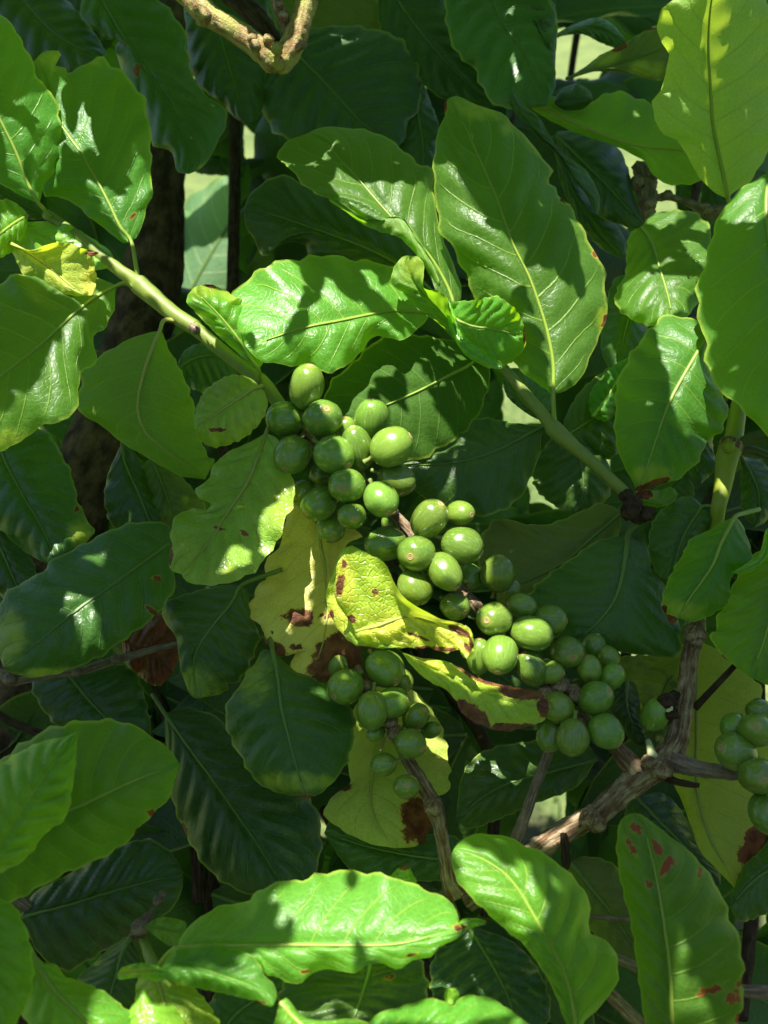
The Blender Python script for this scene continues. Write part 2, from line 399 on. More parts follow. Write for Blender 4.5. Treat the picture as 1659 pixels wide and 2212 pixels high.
LEAFMESH = []          # world triangles of the traced leaves for ray tests
def leaf(parent, mat, d, mid, A, B, bow=0.0, eA=0.006, eB=0.006, quilt=0.0016, wave=0.002, pet=None, petd=None, paired=False,
         spots=(), crinkle=0.0, label=None, rib=True, rr=1.0, nu=52, nv=11, fold=None, seed=None):
    """mid from base to tip, A and B the two edges (picture points); d=(depth at base, at tip[, depth in the middle])"""
    mid = pts(mid); A = pts(A); B = pts(B)
    if not paired:
        A = [mid[0]] + A + [mid[-1]]; B = [mid[0]] + B + [mid[-1]]
    M_, A_, B_ = (resample(q, nu, paired) for q in (mid, A, B))
    if seed is None: seed = int(mid[0][0] * 7 + mid[0][1] * 3) % 997
    rs = np.random.RandomState(seed)
    ph = rs.rand(6) * 6.28
    t = np.linspace(0, 1, nu)
    if len(d) == 3: dm = np.interp(t, [0, .5, 1], [d[0], d[2], d[1]]); dm = np.convolve(np.pad(dm, 8, mode='edge'), np.ones(17) / 17, 'valid')
    else: dm = d[0] + (d[1] - d[0]) * t
    dm = dm + bow * np.sin(math.pi * t)
    rows = 2 * nv + 1
    V, UV = [], []
    prof = np.sin(math.pi * np.clip(t, 0, 1)) ** 0.6
    pxy = np.zeros((nu, rows, 2)); dep = np.zeros((nu, rows))
    for j in range(rows):
        v = (j - nv) / nv; a = abs(v)
        E = A_ if v < 0 else B_; e = eA if v < 0 else eB
        jag = 1 + 0.020 * a * a * (np.sin(t * 63 + ph[3] + (2 if v > 0 else 0)) + 0.7 * np.sin(t * 101 + ph[4]))
        pxy[:, j, :] = M_ + (E - M_) * (a * jag)[:, None]
        w = t * 9.0 - 1.7 * a ** 1.25 + (0.16 if v > 0 else -0.16)
        q = np.abs(np.sin(math.pi * w)) ** 0.8
        und = wave * a ** 2 * (np.sin(t * 17 + ph[0] + (1.5 if v > 0 else 0)) + 0.6 * np.sin(t * 31 + ph[1] + v)) + (0.0006 + .25 * wave) * a ** 3 * np.sin(t * 57 + ph[5] + v)
        big = 0.0025 * a * np.sin(t * 6 + ph[2] + v * 1.5)
        dep[:, j] = dm + prof * (e * a ** 1.6) - quilt * prof * q * (a ** 0.5) * (1 - a) ** 0.5 * 1.6 + prof * (und + big) + 0.0012 * prof * math.exp(-(a / 0.12) ** 2)
    for i in range(nu):
        for j in range(rows):
            V.append(P(pxy[i, j, 0], pxy[i, j, 1], dep[i, j])); UV.append((t[i], (j - nv) / nv))
    if crinkle:
        V = [p + VIEW * (crinkle * (noise.noise(p * 130) + .6 * noise.noise(p * 280))) for p in V]
    F = []
    # face winding so that the upper side looks at the camera
    m2 = M_[nu // 2]; ax = M_[nu // 2 + 2] - m2; bx = B_[nu // 2] - m2
    flip = (ax[0] * bx[1] - ax[1] * bx[0]) > 0
    for i in range(nu - 1):
        for j in range(rows - 1):
            a = i * rows + j
            f = (a, a + rows, a + rows + 1, a + 1)
            F.append(f[::-1] if not flip else f)
    attrs = {}
    xy = pxy.reshape(-1, 2)
    for kind in ('brown', 'yellow', 'red'):
        val = np.zeros(len(xy))
        for sp in spots:
            if sp[0] != kind: continue
            _, x, y, rx, ry, ang = (sp + (0,))[:6] if len(sp) < 6 else sp
            c, s = math.cos(math.radians(ang)), math.sin(math.radians(ang))
            dx, dy = xy[:, 0] - x, xy[:, 1] - y
            q = np.sqrt(((dx * c + dy * s) / rx) ** 2 + ((-dx * s + dy * c) / ry) ** 2)
            val = np.maximum(val, np.clip(1.5 - q, 0, 1))
        attrs[kind] = val
    base = P(mid[0][0], mid[0][1], dm[0])
    o = mesh_obj('leaf', V, F, MAT[mat], parent, uvs=UV, attrs=attrs, origin=base)
    setp(o, label)
    LEAFMESH.append((V, F))
    if rib:
        pl, rl = [], []
        if pet:
            pp = pts(pet); pd = petd or (dm[0] + 0.004)
            for k, q in enumerate(pp):
                f = k / len(pp)
                pl.append(P(q[0], q[1], pd + (dm[0] - pd) * f)); rl.append(0.0011 * rr)
        for i in range(0, nu - 3, 5):
            off = 0.0006 if i else 0.0
            pl.append(P(M_[i, 0], M_[i, 1], dep[i, nv] - off)); rl.append((0.0008 * (1 - t[i]) ** 0.8 + 0.00012) * rr)
        tube(pl, rl, 'midrib', RIB[RIBOF[mat]], o, sides=8, per=5)
    return o

def ptube(parent, name, mat, spec, **kw):
    """spec: 'x,y,depth,radius_px ...' in picture grid"""
    pl, rl = [], []
    for q in spec.split():
        x, y, d, r = (float(c) for c in q.split(','))
        pl.append(P(x, y, d)); rl.append(r * K * deff(y, d))
    return tube(pl, rl, name, mat if not isinstance(mat, str) else (MAT.get(mat) or RIB.get(mat)), parent, **kw)

# ---- cherries: one shared shape, placed by the direction its scar points
def cherry_mesh(v, seed):
    nu, nv = 28, 20
    V, F, br = [], [], []
    rs = random.Random(seed)
    e1 = rs.uniform(-.05, .05)
    for j in range(nv + 1):
        th = math.pi * j / nv
        for k in range(nu):
            ph = 2 * math.pi * k / nu
            r = 1 + 0.012 * math.cos(6 * ph + seed) * math.sin(th) + 0.06 * noise.noise(Vector((math.cos(ph), math.sin(ph), th)) + Vector((seed, 0, 0)))
            z = math.cos(th)
            taper = 1 + e1 * z
            dim = -0.05 * math.exp(-(th / 0.25) ** 2)          # dimple round the scar
            V.append((r * taper * math.sin(th) * math.cos(ph) * 1.03, r * taper * math.sin(th) * math.sin(ph) * .94, z + dim))
            br.append(math.exp(-(th / 0.33) ** 2))
    for j in range(nv):
        for k in range(nu):
            k2 = (k + 1) % nu
            F.append((j * nu + k, (j + 1) * nu + k, (j + 1) * nu + k2, j * nu + k2))
    me = bpy.data.meshes.new("cherry"); me.from_pydata(V, [], F)
    me.polygons.foreach_set("use_smooth", [True] * len(F))
    at = me.attributes.new("brown", 'FLOAT', 'POINT'); at.data.foreach_set("value", np.array(br, dtype=np.float32))
    me.materials.append(MAT['cherry']); return me
def scar_mesh(seed):
    prof = [(0.0, -0.03), (0.035, -0.03), (0.05, 0.012), (0.075, 0.018), (0.10, 0.0), (0.125, 0.006), (0.15, 0.022), (0.175, 0.016), (0.195, -0.03)]
    nu = 18; V, F = [], []
    for (r, z) in prof:
        for k in range(nu):
            a = 2 * math.pi * k / nu; rr = r * (1 + 0.14 * noise.noise(Vector((math.cos(a) * 1.5, math.sin(a) * 1.5, seed + r * 3))))
            V.append((rr * math.cos(a), rr * math.sin(a), 0.955 + z))
    for j in range(len(prof) - 1):
        for k in range(nu):
            k2 = (k + 1) % nu
            F.append((j * nu + k, (j + 1) * nu + k, (j + 1) * nu + k2, j * nu + k2))
    me = bpy.data.meshes.new("blossom_scar"); me.from_pydata(V, [], F)
    me.polygons.foreach_set("use_smooth", [True] * len(F))
    me.materials.append(MAT['calyx']); return me
MAT['calyx'] = rib_material('calyx', (0.30, 0.22, 0.08), (0.52, 0.44, 0.20), 0.7)
CM = [cherry_mesh(0, s) for s in range(6)]
SM = [scar_mesh(s * 3.1) for s in range(4)]
def stalk_mesh():
    V, F = [], []; prof = [(.20, -.93), (.15, -1.0), (.11, -1.1), (.12, -1.25), (.15, -1.4)]
    for r, z in prof:
        for k in range(10): V.append((r * math.cos(k * .6283), r * math.sin(k * .6283), z))
    for j in range(4):
        for k in range(10): F.append((j * 10 + k, (j + 1) * 10 + k, (j + 1) * 10 + (k + 1) % 10, j * 10 + (k + 1) % 10))
    me = bpy.data.meshes.new('stalk'); me.from_pydata(V, [], F); me.polygons.foreach_set("use_smooth", [True] * len(F)); me.materials.append(RIB['stem']); return me
STALK = stalk_mesh()
NCH = [0]
CHERRY_C = []
def cherry(parent, cx, cy, ra, rb, sx, sy, d, hide=False):
    """ra: radius across, rb: radius along the axis; (sx, sy): where the scar shows; hide: scar on the far side"""
    i = NCH[0]; NCH[0] += 1
    ax = Vector(((sx - cx) / rb, -(sy - cy) / rb, 0)); l = min(ax.length, 0.985)
    if ax.length > 0: ax = ax.normalized() * l
    ax.z = math.sqrt(1 - l * l) * (-1 if hide else 1)
    axis = (R3 @ ax).normalized()
    s = K * deff(cy, d) * 1.05
    c = P(cx, cy, d)
    q = axis.to_track_quat('Z', 'Y')
    o = link('cherry', CM[i % 6], c, parent)
    # when foreshortened the long axis must be longer than it looks
    o.rotation_mode = 'QUATERNION'; o.rotation_quaternion = q
    if l > .75 and not hide: ra, rb = min(ra, rb) * 1.0, max(ra, rb) * 1.04
    else: ra, rb = (ra + min(ra, rb)) / 2, max(rb, ra) * 1.12
    rb = max(rb, ra * 1.10)
    o.scale = (ra * s, ra * s, rb * s)
    sc = bpy.data.objects.new('blossom_scar', SM[i % 4]); COL.objects.link(sc); sc.parent = o
    sc.rotation_euler = (0, 0, i * 1.3)
    sk = bpy.data.objects.new('stalk', STALK); COL.objects.link(sk); sk.parent = o
    q3 = q.to_matrix()
    TRACED.append(([c + q3 @ Vector((v.co.x * o.scale.x, v.co.y * o.scale.y, v.co.z * o.scale.z)) for v in CM[i % 6].vertices], [tuple(f.vertices) for f in CM[i % 6].polygons]))
    return o
# =================================================================== the traced branches
# ---- main fruiting branch
B = thing('fruiting_branch', P(1370, 1660, 0.425), 'long green coffee branch laden with clusters of green cherries, running diagonally through the middle', 'coffee branch')
ptube(B, 'stem', 'stem', '100,462,.405,11 170,512,.403,12 235,566,.400,13 290,606,.398,16 300,614,.398,22 330,640,.398,20 380,682,.398,17 418,706,.398,18 428,714,.398,16 480,758,.399,15 540,806,.400,15 566,826,.400,17 600,868,.402,15 640,930,.408,15', knobs=[(P(422,711,.3945), .0026), (P(556,834,.397), .0016)], sides=14, rough=.04)
ptube(B, 'fruiting_stem', 'bark', '630,915,.407,14 720,1000,.412,13 800,1060,.410,13 870,1130,.404,12 930,1200,.406,13 990,1270,.404,13 1030,1310,.404,12 1100,1400,.410,15 1180,1480,.412,18 1260,1540,.414,18 1310,1590,.414,16 1345,1630,.412,20 1385,1675,.411,24', sides=14, rough=.16, ridge=.12, knobs=[(P(850,1105,.400), .0024), (P(1000,1285,.4), .0026), (P(1210,1480,.402), .0045), (P(1180,1500,.402), .004), (P(1240,1500,.402), .004), (P(1255,1565,.404), .0035)])
ptube(B, 'leaf_scar', 'scar', '416,706,.3945,9 423,712,.3895,9 425,714,.3885,7', sides=14, rough=.1)
leaf(B, 'mid', (.385, .350), '85,440 65,407 36,331 11,281 -25,200 -60,80 -70,-10',
     '36,418 0,395 -60,360 -130,270 -150,150 -110,30', '97,396 115,374 128,335 131,260 115,205 85,173 68,126 47,90 25,50 0,32 -40,0',
     eA=.010, eB=.012, pet='112,470', petd=.404, bow=-.004, label='tall smooth green leaf reaching past the left edge with slivers of sunlight')
leaf(B, 'mid', (.396, .385), '283,520 272,515 230,428 180,338 144,288 126,259 80,125',
     '266,525 230,497 187,464 155,436 119,425 92,416 80,350 72,280 66,200 64,150', '292,518 306,490 317,450 328,425 329,403 326,360 327,306 320,252 310,212 288,180 259,151 230,131 212,122 194,135 169,144 148,162 142,144 119,144 133,115 119,108 94,112',
     eA=.008, eB=.010, bow=-.006, pet='300,612 293,570', petd=.398, spots=[('brown',215,383,7,4,20), ('brown',288,468,8,6,0), ('yellow',110,128,40,22,0), ('yellow',215,130,30,14,0)], label='broad upright leaf with a torn, eaten tip')
leaf(B, 'lime', (.405, .398), '-30,455 20,480 80,505 150,535 205,555 252,574', '20,458 50,478 120,478 166,495 216,526 240,545', '0,520 60,560 140,590 202,585 235,578', eA=.004, eB=.006, wave=.004, rib=False)
leaf(B, 'cup', (.392, .380), '8,518 60,545 110,580 150,615 182,638', '29,550 48,590 79,622 119,632 155,640', '22,528 68,541 97,530 137,523 182,538 202,565 208,605 202,636', eA=.010, eB=-.012, wave=.003, spots=[('brown',190,547,10,4,0), ('yellow',195,600,20,50,0)], label='small cupped yellow-green leaf with a brown nick', quilt=.0012)
leaf(B, 'brown', (.388, .386), '180,545 195,549 214,546', '190,540 200,541', '190,553 203,553', eA=.003, eB=.003, rib=False, nu=14, nv=4)
leaf(B, 'bright', (.395, .375), '60,465 20,490 -50,545', '45,447 10,430 -50,450', '55,500 30,540 0,558 -40,585', eA=.004, eB=.006)
leaf(B, 'dark', (.412, .40), '112,470 60,448 0,410 -40,380', '90,440 40,405 0,385', '70,475 30,462 -10,440')
leaf(B, 'mid', (.392, .366), '252,617 216,635 162,675 90,743 0,815 -110,900',
     '230,607 205,599 120,585 54,588 22,598 0,612 -60,650 -110,740', '248,639 247,671 234,693 227,711 205,720 202,740 209,776 202,794 176,801 171,837 167,877 151,902 133,911 108,913 83,927 54,945 32,963 0,972 -80,970',
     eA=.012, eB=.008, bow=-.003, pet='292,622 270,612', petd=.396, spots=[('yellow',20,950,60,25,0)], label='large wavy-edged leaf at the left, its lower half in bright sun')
leaf(B, 'under', (.390, .418), '345,715 324,765 310,808 299,855 299,895 315,935 360,975 410,1010 443,1036',
     '324,718 288,729 252,747 216,769 191,790 176,805 173,837 166,884 202,909 234,931 266,959 299,977 342,1003 389,1028 414,1032', '352,720 364,754 382,783 407,837 421,884 425,927 439,959 450,988 464,990 454,1013',
     eA=.010, eB=.012, bow=-.008, pet='384,694 355,692', petd=.398, quilt=.0008, label='matt olive-green leaf hanging folded below the stem')
leaf(B, 'bright', (.388, .372), '558,797 533,761 504,718 468,675 432,639 428,618',
     '540,787 504,754 475,729 439,693 419,671 403,653 406,638 418,622', '562,794 572,776 578,747 576,704 562,675 540,653 511,643 482,625 454,614', eA=.005, eB=.007, wave=.003, pet='562,826', petd=.398,
     spots=[('yellow',430,625,60,22,10), ('brown',455,618,12,4,15), ('yellow',500,640,50,12,20)], label='small bright leaf with a yellowed tip')
leaf(B, 'mottled', (.386, .372), '562,836 551,837 504,869 450,905 423,926', '544,819 518,810 486,814 446,841 425,877 420,905', '572,848 578,877 562,913 529,945 486,963 454,965 432,948', eA=.006, eB=.008, pet='566,834', petd=.398, bow=-.003,
     spots=[('yellow',490,940,60,25,-10), ('yellow',540,905,30,25,0), ('brown',470,928,20,5,0)], label='small oval leaf, yellow and blotched along its lower edge')
leaf(B, 'mottled', (.398, .380), '575,935 551,1003 529,1053 482,1121 475,1138 450,1174 421,1206 392,1240',
     '540,955 504,970 464,999 457,1017 443,1042 421,1057 428,1075 455,1088 443,1102 414,1098 382,1114 374,1120 370,1152 366,1206 368,1231', '600,950 622,1000 636,1050 634,1090 617,1120 603,1166 581,1195 553,1232 520,1250 482,1262 440,1264 405,1257',
     eA=.004, eB=-.006, wave=.004, quilt=.003, crinkle=.0012, pet='590,900', petd=.403, spots=[('yellow',490,1245,100,25,-8), ('yellow',612,1080,35,70,15), ('brown',470,1141,22,3,15), ('brown',530,1152,25,3,25), ('brown',368,1195,4,30,0), ('yellow',395,1200,30,60,0)], label='puckered olive leaf with a cracked midrib and bright lower edge')
leaf(B, 'dark', (.420, .425), '522,1264 497,1307 464,1346 436,1386 420,1420 420,1470 430,1508',
     '486,1264 432,1274 396,1285 353,1300 349,1321 360,1350 378,1372 385,1408 389,1440 400,1476 415,1505', '533,1278 540,1314 551,1350 562,1375 551,1408 533,1451 508,1476 490,1476 493,1490 468,1501 446,1505', quilt=.003, pet='610,1230 570,1244', petd=.42, spots=[('yellow',430,1480,60,40,0)])
# curled yellow leaf over the cherries, in three folds of one blade
leaf(B, 'crumple', (.392, .376), '760,1178 748,1230 752,1300 800,1362 868,1398', '738,1190 718,1240 704,1290 726,1352 780,1400', '812,1208 800,1250 800,1310 840,1370 900,1400', paired=False, eA=.002, eB=.004, rib=False, seed=4, crinkle=.0014, spots=[('yellow',720,1320,40,90,0), ('brown',716,1330,5,14,0), ('brown',800,1402,40,4,5)])
leaf(B, 'crumple', (.376, .364), '768,1365 790,1358 812,1354 848,1341 887,1332 940,1346 985,1366 1015,1412',
     '758,1345 722,1285 742,1199 822,1208 870,1288 950,1336 1000,1350 1024,1393', '765,1372 783,1384 805,1393 866,1400 927,1400 963,1410 992,1404 1008,1424', paired=True, eA=-.010, eB=.004, wave=.003, quilt=.0012, crinkle=.0017, rr=.8,
     spots=[('yellow',920,1375,190,60,10), ('yellow',745,1260,30,70,0), ('yellow',860,1270,20,50,-10), ('brown',757,1338,12,9,0), ('brown',735,1262,7,26,10), ('brown',742,1215,5,16,0), ('brown',925,1402,60,5,0), ('brown',1018,1388,5,20,0), ('yellow',960,1380,70,40,0), ('brown',990,1362,28,7,25), ('brown',812,1280,10,12,0), ('brown',865,1262,8,22,-20), ('brown',905,1375,25,3,20), ('brown',1010,1400,12,5,60)], label='crumpled bright yellow leaf folded over the cherries with brown scorch marks')
leaf(B, 'crumple', (.377, .386), '869,1410 920,1436 965,1458 1020,1484 1080,1508 1130,1520 1186,1532',
     '913,1422 952,1426 981,1436 1031,1462 1071,1476 1107,1483 1152,1490 1181,1508', '891,1440 927,1472 963,1490 985,1515 999,1541 1035,1566 1071,1577 1098,1580 1134,1570 1170,1559', eA=.008, eB=-.006, wave=.003, crinkle=.0014, rib=False,
     spots=[('brown',1040,1462,50,10,25), ('brown',1130,1492,60,16,8), ('brown',1100,1574,70,12,-2), ('brown',1020,1545,40,22,35), ('yellow',930,1432,60,12,25), ('brown',1180,1530,18,26,0)], label='yellowing leaf with brown crisped edges below the crumpled one')
leaf(B, 'crumple', (.374, .372), '1003,1422 1010,1400 1015,1370 1005,1350', '995,1410 995,1385 995,1362', '1022,1415 1024,1390 1018,1362', eA=.002, eB=.004, rib=False, nu=16, nv=4, spots=[('yellow',1010,1390,30,60,0), ('brown',1000,1368,12,6,30)])

ch = '''662 836 39 48 672 795 .388;616 904 38 38 577 902 .399;697 905 40 40 707 890 .390;632 983 39 44 620 1014 .396;722 983 41 43 752 1006 .388
772 970 35 50 762 926 .394;804 905 35 42 804 866 .396;846 965 45 43 884 944 .386;747 930 26 30 745 905 .404;857 1037 40 36 890 1050 .397;749 1050 38 38 740 1054 .386
823 1078 35 42 839 1106 .384;693 1024 23 24 683 1033 .405;689 1089 36 39 664 1108 .397;760 1114 29 30 766 1120 .388;715 1141 30 32 720 1160 .408;655 1062 26 28 640 1075 .410
833 1175 43 37 795 1180 .398;927 1121 39 44 950 1090 .386;994 1109 28 30 1014 1112 .394;900 1195 39 39 887 1200 .383;999 1179 42 41 1036 1193 .387
961 1235 33 44 983 1268 .384;896 1269 36 39 915 1300 .391;983 1310 30 31 1000 1320 .396;1075 1238 37 38 1080 1203 .400;1013 1246 27 30 1010 1262 .408
1067 1337 37 37 1049 1336 .388;1127 1310 31 29 1098 1305 .397;1148 1368 44 38 1185 1376 .390;1188 1339 33 33 1219 1340 .397;1080 1415 37 42 1071 1446 .386
1035 1418 27 38 1035 1380 .394;1148 1444 33 40 1130 1410 .397;1184 1451 27 33 1206 1450 .400;1224 1408 36 35 1228 1413 .400;1274 1447 28 33 1262 1420 .402
1282 1397 27 29 1290 1370 .411;1321 1462 27 31 1335 1440 .402;1314 1422 26 28 1300 1400 .410;1287 1508 38 36 1307 1489 .398;1206 1530 34 34 1180 1520 .400
1237 1593 33 38 1231 1630 .396;1309 1580 38 36 1331 1602 .397;1188 1591 27 32 1180 1620 .404;1098 1278 29 28 1110 1260 .409;845 1130 20 22 850 1150 .412;1250 1490 22 24 1240 1500 .412'''
for ln in ch.replace('\n', ';').split(';'):
    a = [float(q) for q in ln.split()]
    cherry(B, *a)

# ---- upper middle branch with the large sunlit leaves
C = thing('leafy_branch', P(1370, 1062, 0.40), 'green stem with large half-sunlit leaves above the cherries, ending at a blackened knot', 'coffee branch')
ptube(C, 'stem', 'stem', '930,676,.404,9 985,705,.402,10 1040,745,.400,11 1080,788,.398,12 1130,845,.398,12 1180,905,.398,14 1200,930,.398,19 1240,965,.398,15 1290,1008,.400,13 1340,1055,.402,13 1372,1090,.403,15', sides=14, rough=.04)
ptube(C, 'dead_knot', 'bark_dark', '1350,1066,.400,12 1365,1085,.397,20 1368,1105,.398,20 1395,1110,.401,16 1410,1105,.404,10', sides=12, rough=.5, knobs=[(P(1362,1103,.394), .0046), (P(1392,1112,.397), .0036)])
leaf(C, 'mid', (.392, .372, .378), '1195,851 1193,848 1195,790 1186,733 1170,675 1145,603 1109,529 1071,425 1035,342 1003,270 970,212',
     '1166,832 1130,805 1105,779 1070,740 1040,690 1024,643 1010,603 995,574 977,531 952,504 941,432 936,378 941,306 952,270 960,252 960,222', '1206,851 1242,830 1267,797 1278,761 1300,718 1310,686 1311,657 1309,614 1301,571 1278,531 1267,515 1242,457 1220,436 1206,425 1200,400 1181,392 1193,374 1181,349 1166,331 1134,295 1098,256 1062,236 1035,228 985,207',
     eA=.014, eB=.012, pet='1200,925 1196,890', petd=.398, quilt=.0030, spots=[('yellow',1095,280,18,14,0), ('yellow',1075,255,12,10,0), ('yellow',1030,240,70,22,15), ('brown',1195,385,9,16,0), ('brown',1216,425,9,14,-20), ('brown',1308,690,5,22,0), ('yellow',1300,690,14,30,0), ('brown',1285,545,8,10,30), ('yellow',1165,325,50,12,40), ('brown',961,230,5,12,0)], label='largest leaf, upright with deep quilted veins, shaded above and sunlit below')
leaf(C, 'mid', (.402, .398, .388), '985,690 975,640 940,570 895,515 844,468 790,405 736,345 700,305 665,288',
     '960,670 930,600 900,545 884,500 866,470 841,470 805,477 776,468 754,443 718,430 686,421 653,396 625,364 598,335 620,306', '995,650 995,615 975,560 956,511 938,432 934,364 907,356 891,342 855,310 805,284 733,275 690,276',
     eA=-.004, eB=.012, quilt=.0025, pet='960,700', petd=.403, label='pointed leaf crossed by a band of sunlight, its lower edge curled over')
leaf(C, 'under', (.386, .384), '716,429 776,466 805,476 866,468 898,515 940,575 950,620', '748,444 790,474 830,473 880,480 920,540 948,600', '712,434 748,458 780,482 820,500 860,512 890,540 920,575 940,610', rib=False, eA=.003, eB=.006, nv=6, label='underside of the curled leaf edge')
leaf(C, 'bright', (.398, .374, .384), '930,676 855,671 801,679 733,693 661,707 585,731 530,748',
     '915,640 905,600 870,582 841,574 790,562 754,560 725,551 675,553 646,560 603,563 567,578 531,607 505,628 500,660', '920,695 905,707 891,722 869,734 845,732 819,725 797,736 783,758 761,779 733,799 700,805 671,790 639,792 596,785 560,778',
     eA=.010, eB=.006, wave=.003, bow=-.002, label='wide wavy leaf in bright sun striped by sharp shadows')
leaf(C, 'under', (.392, .376), '1000,748 975,700 930,650 895,610 878,575 880,552', '988,742 949,700 905,668 869,632 845,612 851,578 868,556', '990,715 972,664 968,646 949,628 923,626 914,614 916,574 905,556', eA=.004, eB=-.012, wave=.002, rib=False, quilt=.002, spots=[('yellow',900,580,40,30,0)], label='curled yellow-green leaf showing its underside')
leaf(C, 'bright', (.392, .376), '965,672 985,690 1020,705 1070,712 1134,728', '977,653 1028,648 1071,639 1089,648 1116,671 1132,705', '975,715 988,742 1017,761 1035,787 1071,796 1098,787 1123,765 1136,745', eA=-.010, eB=.010, quilt=.002, spots=[('brown',1133,725,3,22,0), ('yellow',1055,790,60,14,0)], label='small cupped leaf lit along its folds')
leaf(C, 'lime', (.384, .384), '968,650 980,700 1000,745 1040,775 1090,795', '973,655 992,700 1015,738 1055,762 1085,785', '962,655 970,705 990,748 1020,778 1070,797', rib=False, eA=.002, eB=.003, nv=4)
leaf(C, 'satin', (.412, .404), '1035,778 1013,790 963,815 913,841 873,859 830,877 760,905 715,920',
     '1020,750 992,738 963,733 891,722 850,724 812,736 783,761 747,797 722,815 704,848 695,890', '1057,794 1058,826 1042,877 1028,905 992,945 959,963 913,992 877,995 800,990 740,960', eA=.008, eB=.010, bow=-.004, pet='1080,785', petd=.405, label='dark leaf behind the cherries with one jagged patch of sun')
leaf(C, 'dark', (.408, .418), '1186,920 1145,934 1128,945 1071,974 1017,992 963,1001 891,1006 845,1012',
     '1148,918 1098,911 1035,902 1000,925 950,960 900,975', '1170,938 1166,981 1148,1028 1127,1071 1098,1096 1062,1112 1000,1115 940,1090 890,1055', eA=.006, eB=.010, pet='1200,930', petd=.400, quilt=.0026)
leaf(C, 'dark', (.408, .415), '1357,1152 1350,1206 1339,1264 1321,1307 1292,1343 1262,1372 1228,1392',
     '1343,1157 1296,1166 1260,1188 1224,1213 1188,1238 1141,1282 1160,1320 1200,1368', '1372,1166 1397,1177 1404,1213 1411,1242 1436,1264 1458,1314 1472,1379 1465,1420 1425,1420 1386,1415 1332,1408 1270,1400', eA=.012, eB=.010, bow=-.006, pet='1397,1112 1380,1128', petd=.404, quilt=.0016, rr=1.5, label='broad dark leaf hanging from the blackened knot')
leaf(C, 'olive', (.420, .428), '1345,1105 1278,1163 1224,1210 1150,1250 1070,1280', '1300,1087 1260,1102 1213,1123 1170,1134 1123,1129 1091,1120 1062,1127 1040,1160 1035,1230', '1330,1170 1270,1230 1200,1290 1120,1310', eA=.006, eB=.006, quilt=.001)
leaf(C, 'dark', (.425, .44), '1200,935 1250,990 1260,1060 1240,1110', '1180,960 1150,1010 1160,1060 1210,1100', '1290,970 1320,1020 1310,1080', eA=.01, eB=.01)
leaf(C, 'dark', (.412, .43), '1185,900 1140,880 1110,840 1085,800', '1190,850 1160,820 1120,795', '1160,905 1120,880 1092,850', eA=.006, eB=.006)
leaf(C, 'dark', (.43, .44), '1210,950 1260,918 1332,873 1385,842', '1222,900 1250,850 1290,812 1340,790', '1240,985 1300,995 1350,968 1385,905', eA=.01, eB=.01, quilt=.003)
leaf(C, 'mid', (.425, .43), '1280,900 1310,860 1340,810 1360,770', '1272,880 1275,850 1290,825 1325,790', '1310,910 1340,880 1362,830', eA=.01, eB=.012, wave=.006, quilt=.003)

# ---- top left dark branch
D = thing('leafy_branch', P(330, -90, .46), 'branch of dark shaded leaves hanging between the torn leaf and the forked pruned branch', 'coffee branch')
ptube(D, 'stem', 'darkstem', '-60,-90,.46,12 150,-80,.46,12 330,-90,.46,13 520,-100,.47,12 640,-100,.47,10', sides=10)
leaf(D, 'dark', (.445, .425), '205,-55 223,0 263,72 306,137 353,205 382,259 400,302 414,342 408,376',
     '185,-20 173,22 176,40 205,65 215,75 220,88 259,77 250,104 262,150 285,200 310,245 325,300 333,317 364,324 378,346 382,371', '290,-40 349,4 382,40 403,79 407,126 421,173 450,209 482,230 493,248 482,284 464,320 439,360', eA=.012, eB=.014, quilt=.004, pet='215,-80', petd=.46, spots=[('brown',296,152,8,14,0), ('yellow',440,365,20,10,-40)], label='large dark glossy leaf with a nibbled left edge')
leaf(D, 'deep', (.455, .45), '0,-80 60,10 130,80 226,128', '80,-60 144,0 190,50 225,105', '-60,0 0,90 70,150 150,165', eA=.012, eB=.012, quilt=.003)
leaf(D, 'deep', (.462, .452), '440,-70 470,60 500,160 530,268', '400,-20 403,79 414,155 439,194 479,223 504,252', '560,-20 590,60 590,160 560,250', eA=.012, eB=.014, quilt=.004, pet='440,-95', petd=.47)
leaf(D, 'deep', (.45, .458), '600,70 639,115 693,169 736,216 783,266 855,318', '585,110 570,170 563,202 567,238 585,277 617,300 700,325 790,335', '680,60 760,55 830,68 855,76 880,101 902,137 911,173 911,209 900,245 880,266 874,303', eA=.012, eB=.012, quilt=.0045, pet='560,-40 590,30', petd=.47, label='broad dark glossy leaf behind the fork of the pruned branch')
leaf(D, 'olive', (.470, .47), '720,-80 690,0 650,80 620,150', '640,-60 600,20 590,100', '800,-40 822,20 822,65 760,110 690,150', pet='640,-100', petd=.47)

# ---- top centre branch
E = thing('leafy_branch', P(1000, -90, .45), 'dark branch hanging from the top edge, right of the forked pruned branch', 'coffee branch')
ptube(E, 'stem', 'darkstem', '760,-80,.47,10 900,-90,.46,12 1040,-95,.45,12 1200,-80,.45,11 1300,-40,.46,9', sides=10)
leaf(E, 'dark', (.44, .405), '1035,-80 1064,0 1089,54 1134,115 1160,170 1182,228', '962,-40 961,0 963,43 974,90 995,126 1024,148 1039,187 1071,228 1127,234', '1150,-60 1188,0 1202,36 1204,72 1197,115 1200,155 1199,187', eA=.012, eB=.004, quilt=.003, pet='1040,-95', petd=.45, label='dark upright leaf with ridged veins hanging from the top edge')
leaf(E, 'deep', (.438, .41), '1085,-60 1140,20 1180,90 1200,165', '1095,-60 1132,5 1160,60 1185,110 1198,160', '1120,-60 1188,-5 1202,36 1204,72 1200,130', eA=.004, eB=.006, rib=False)
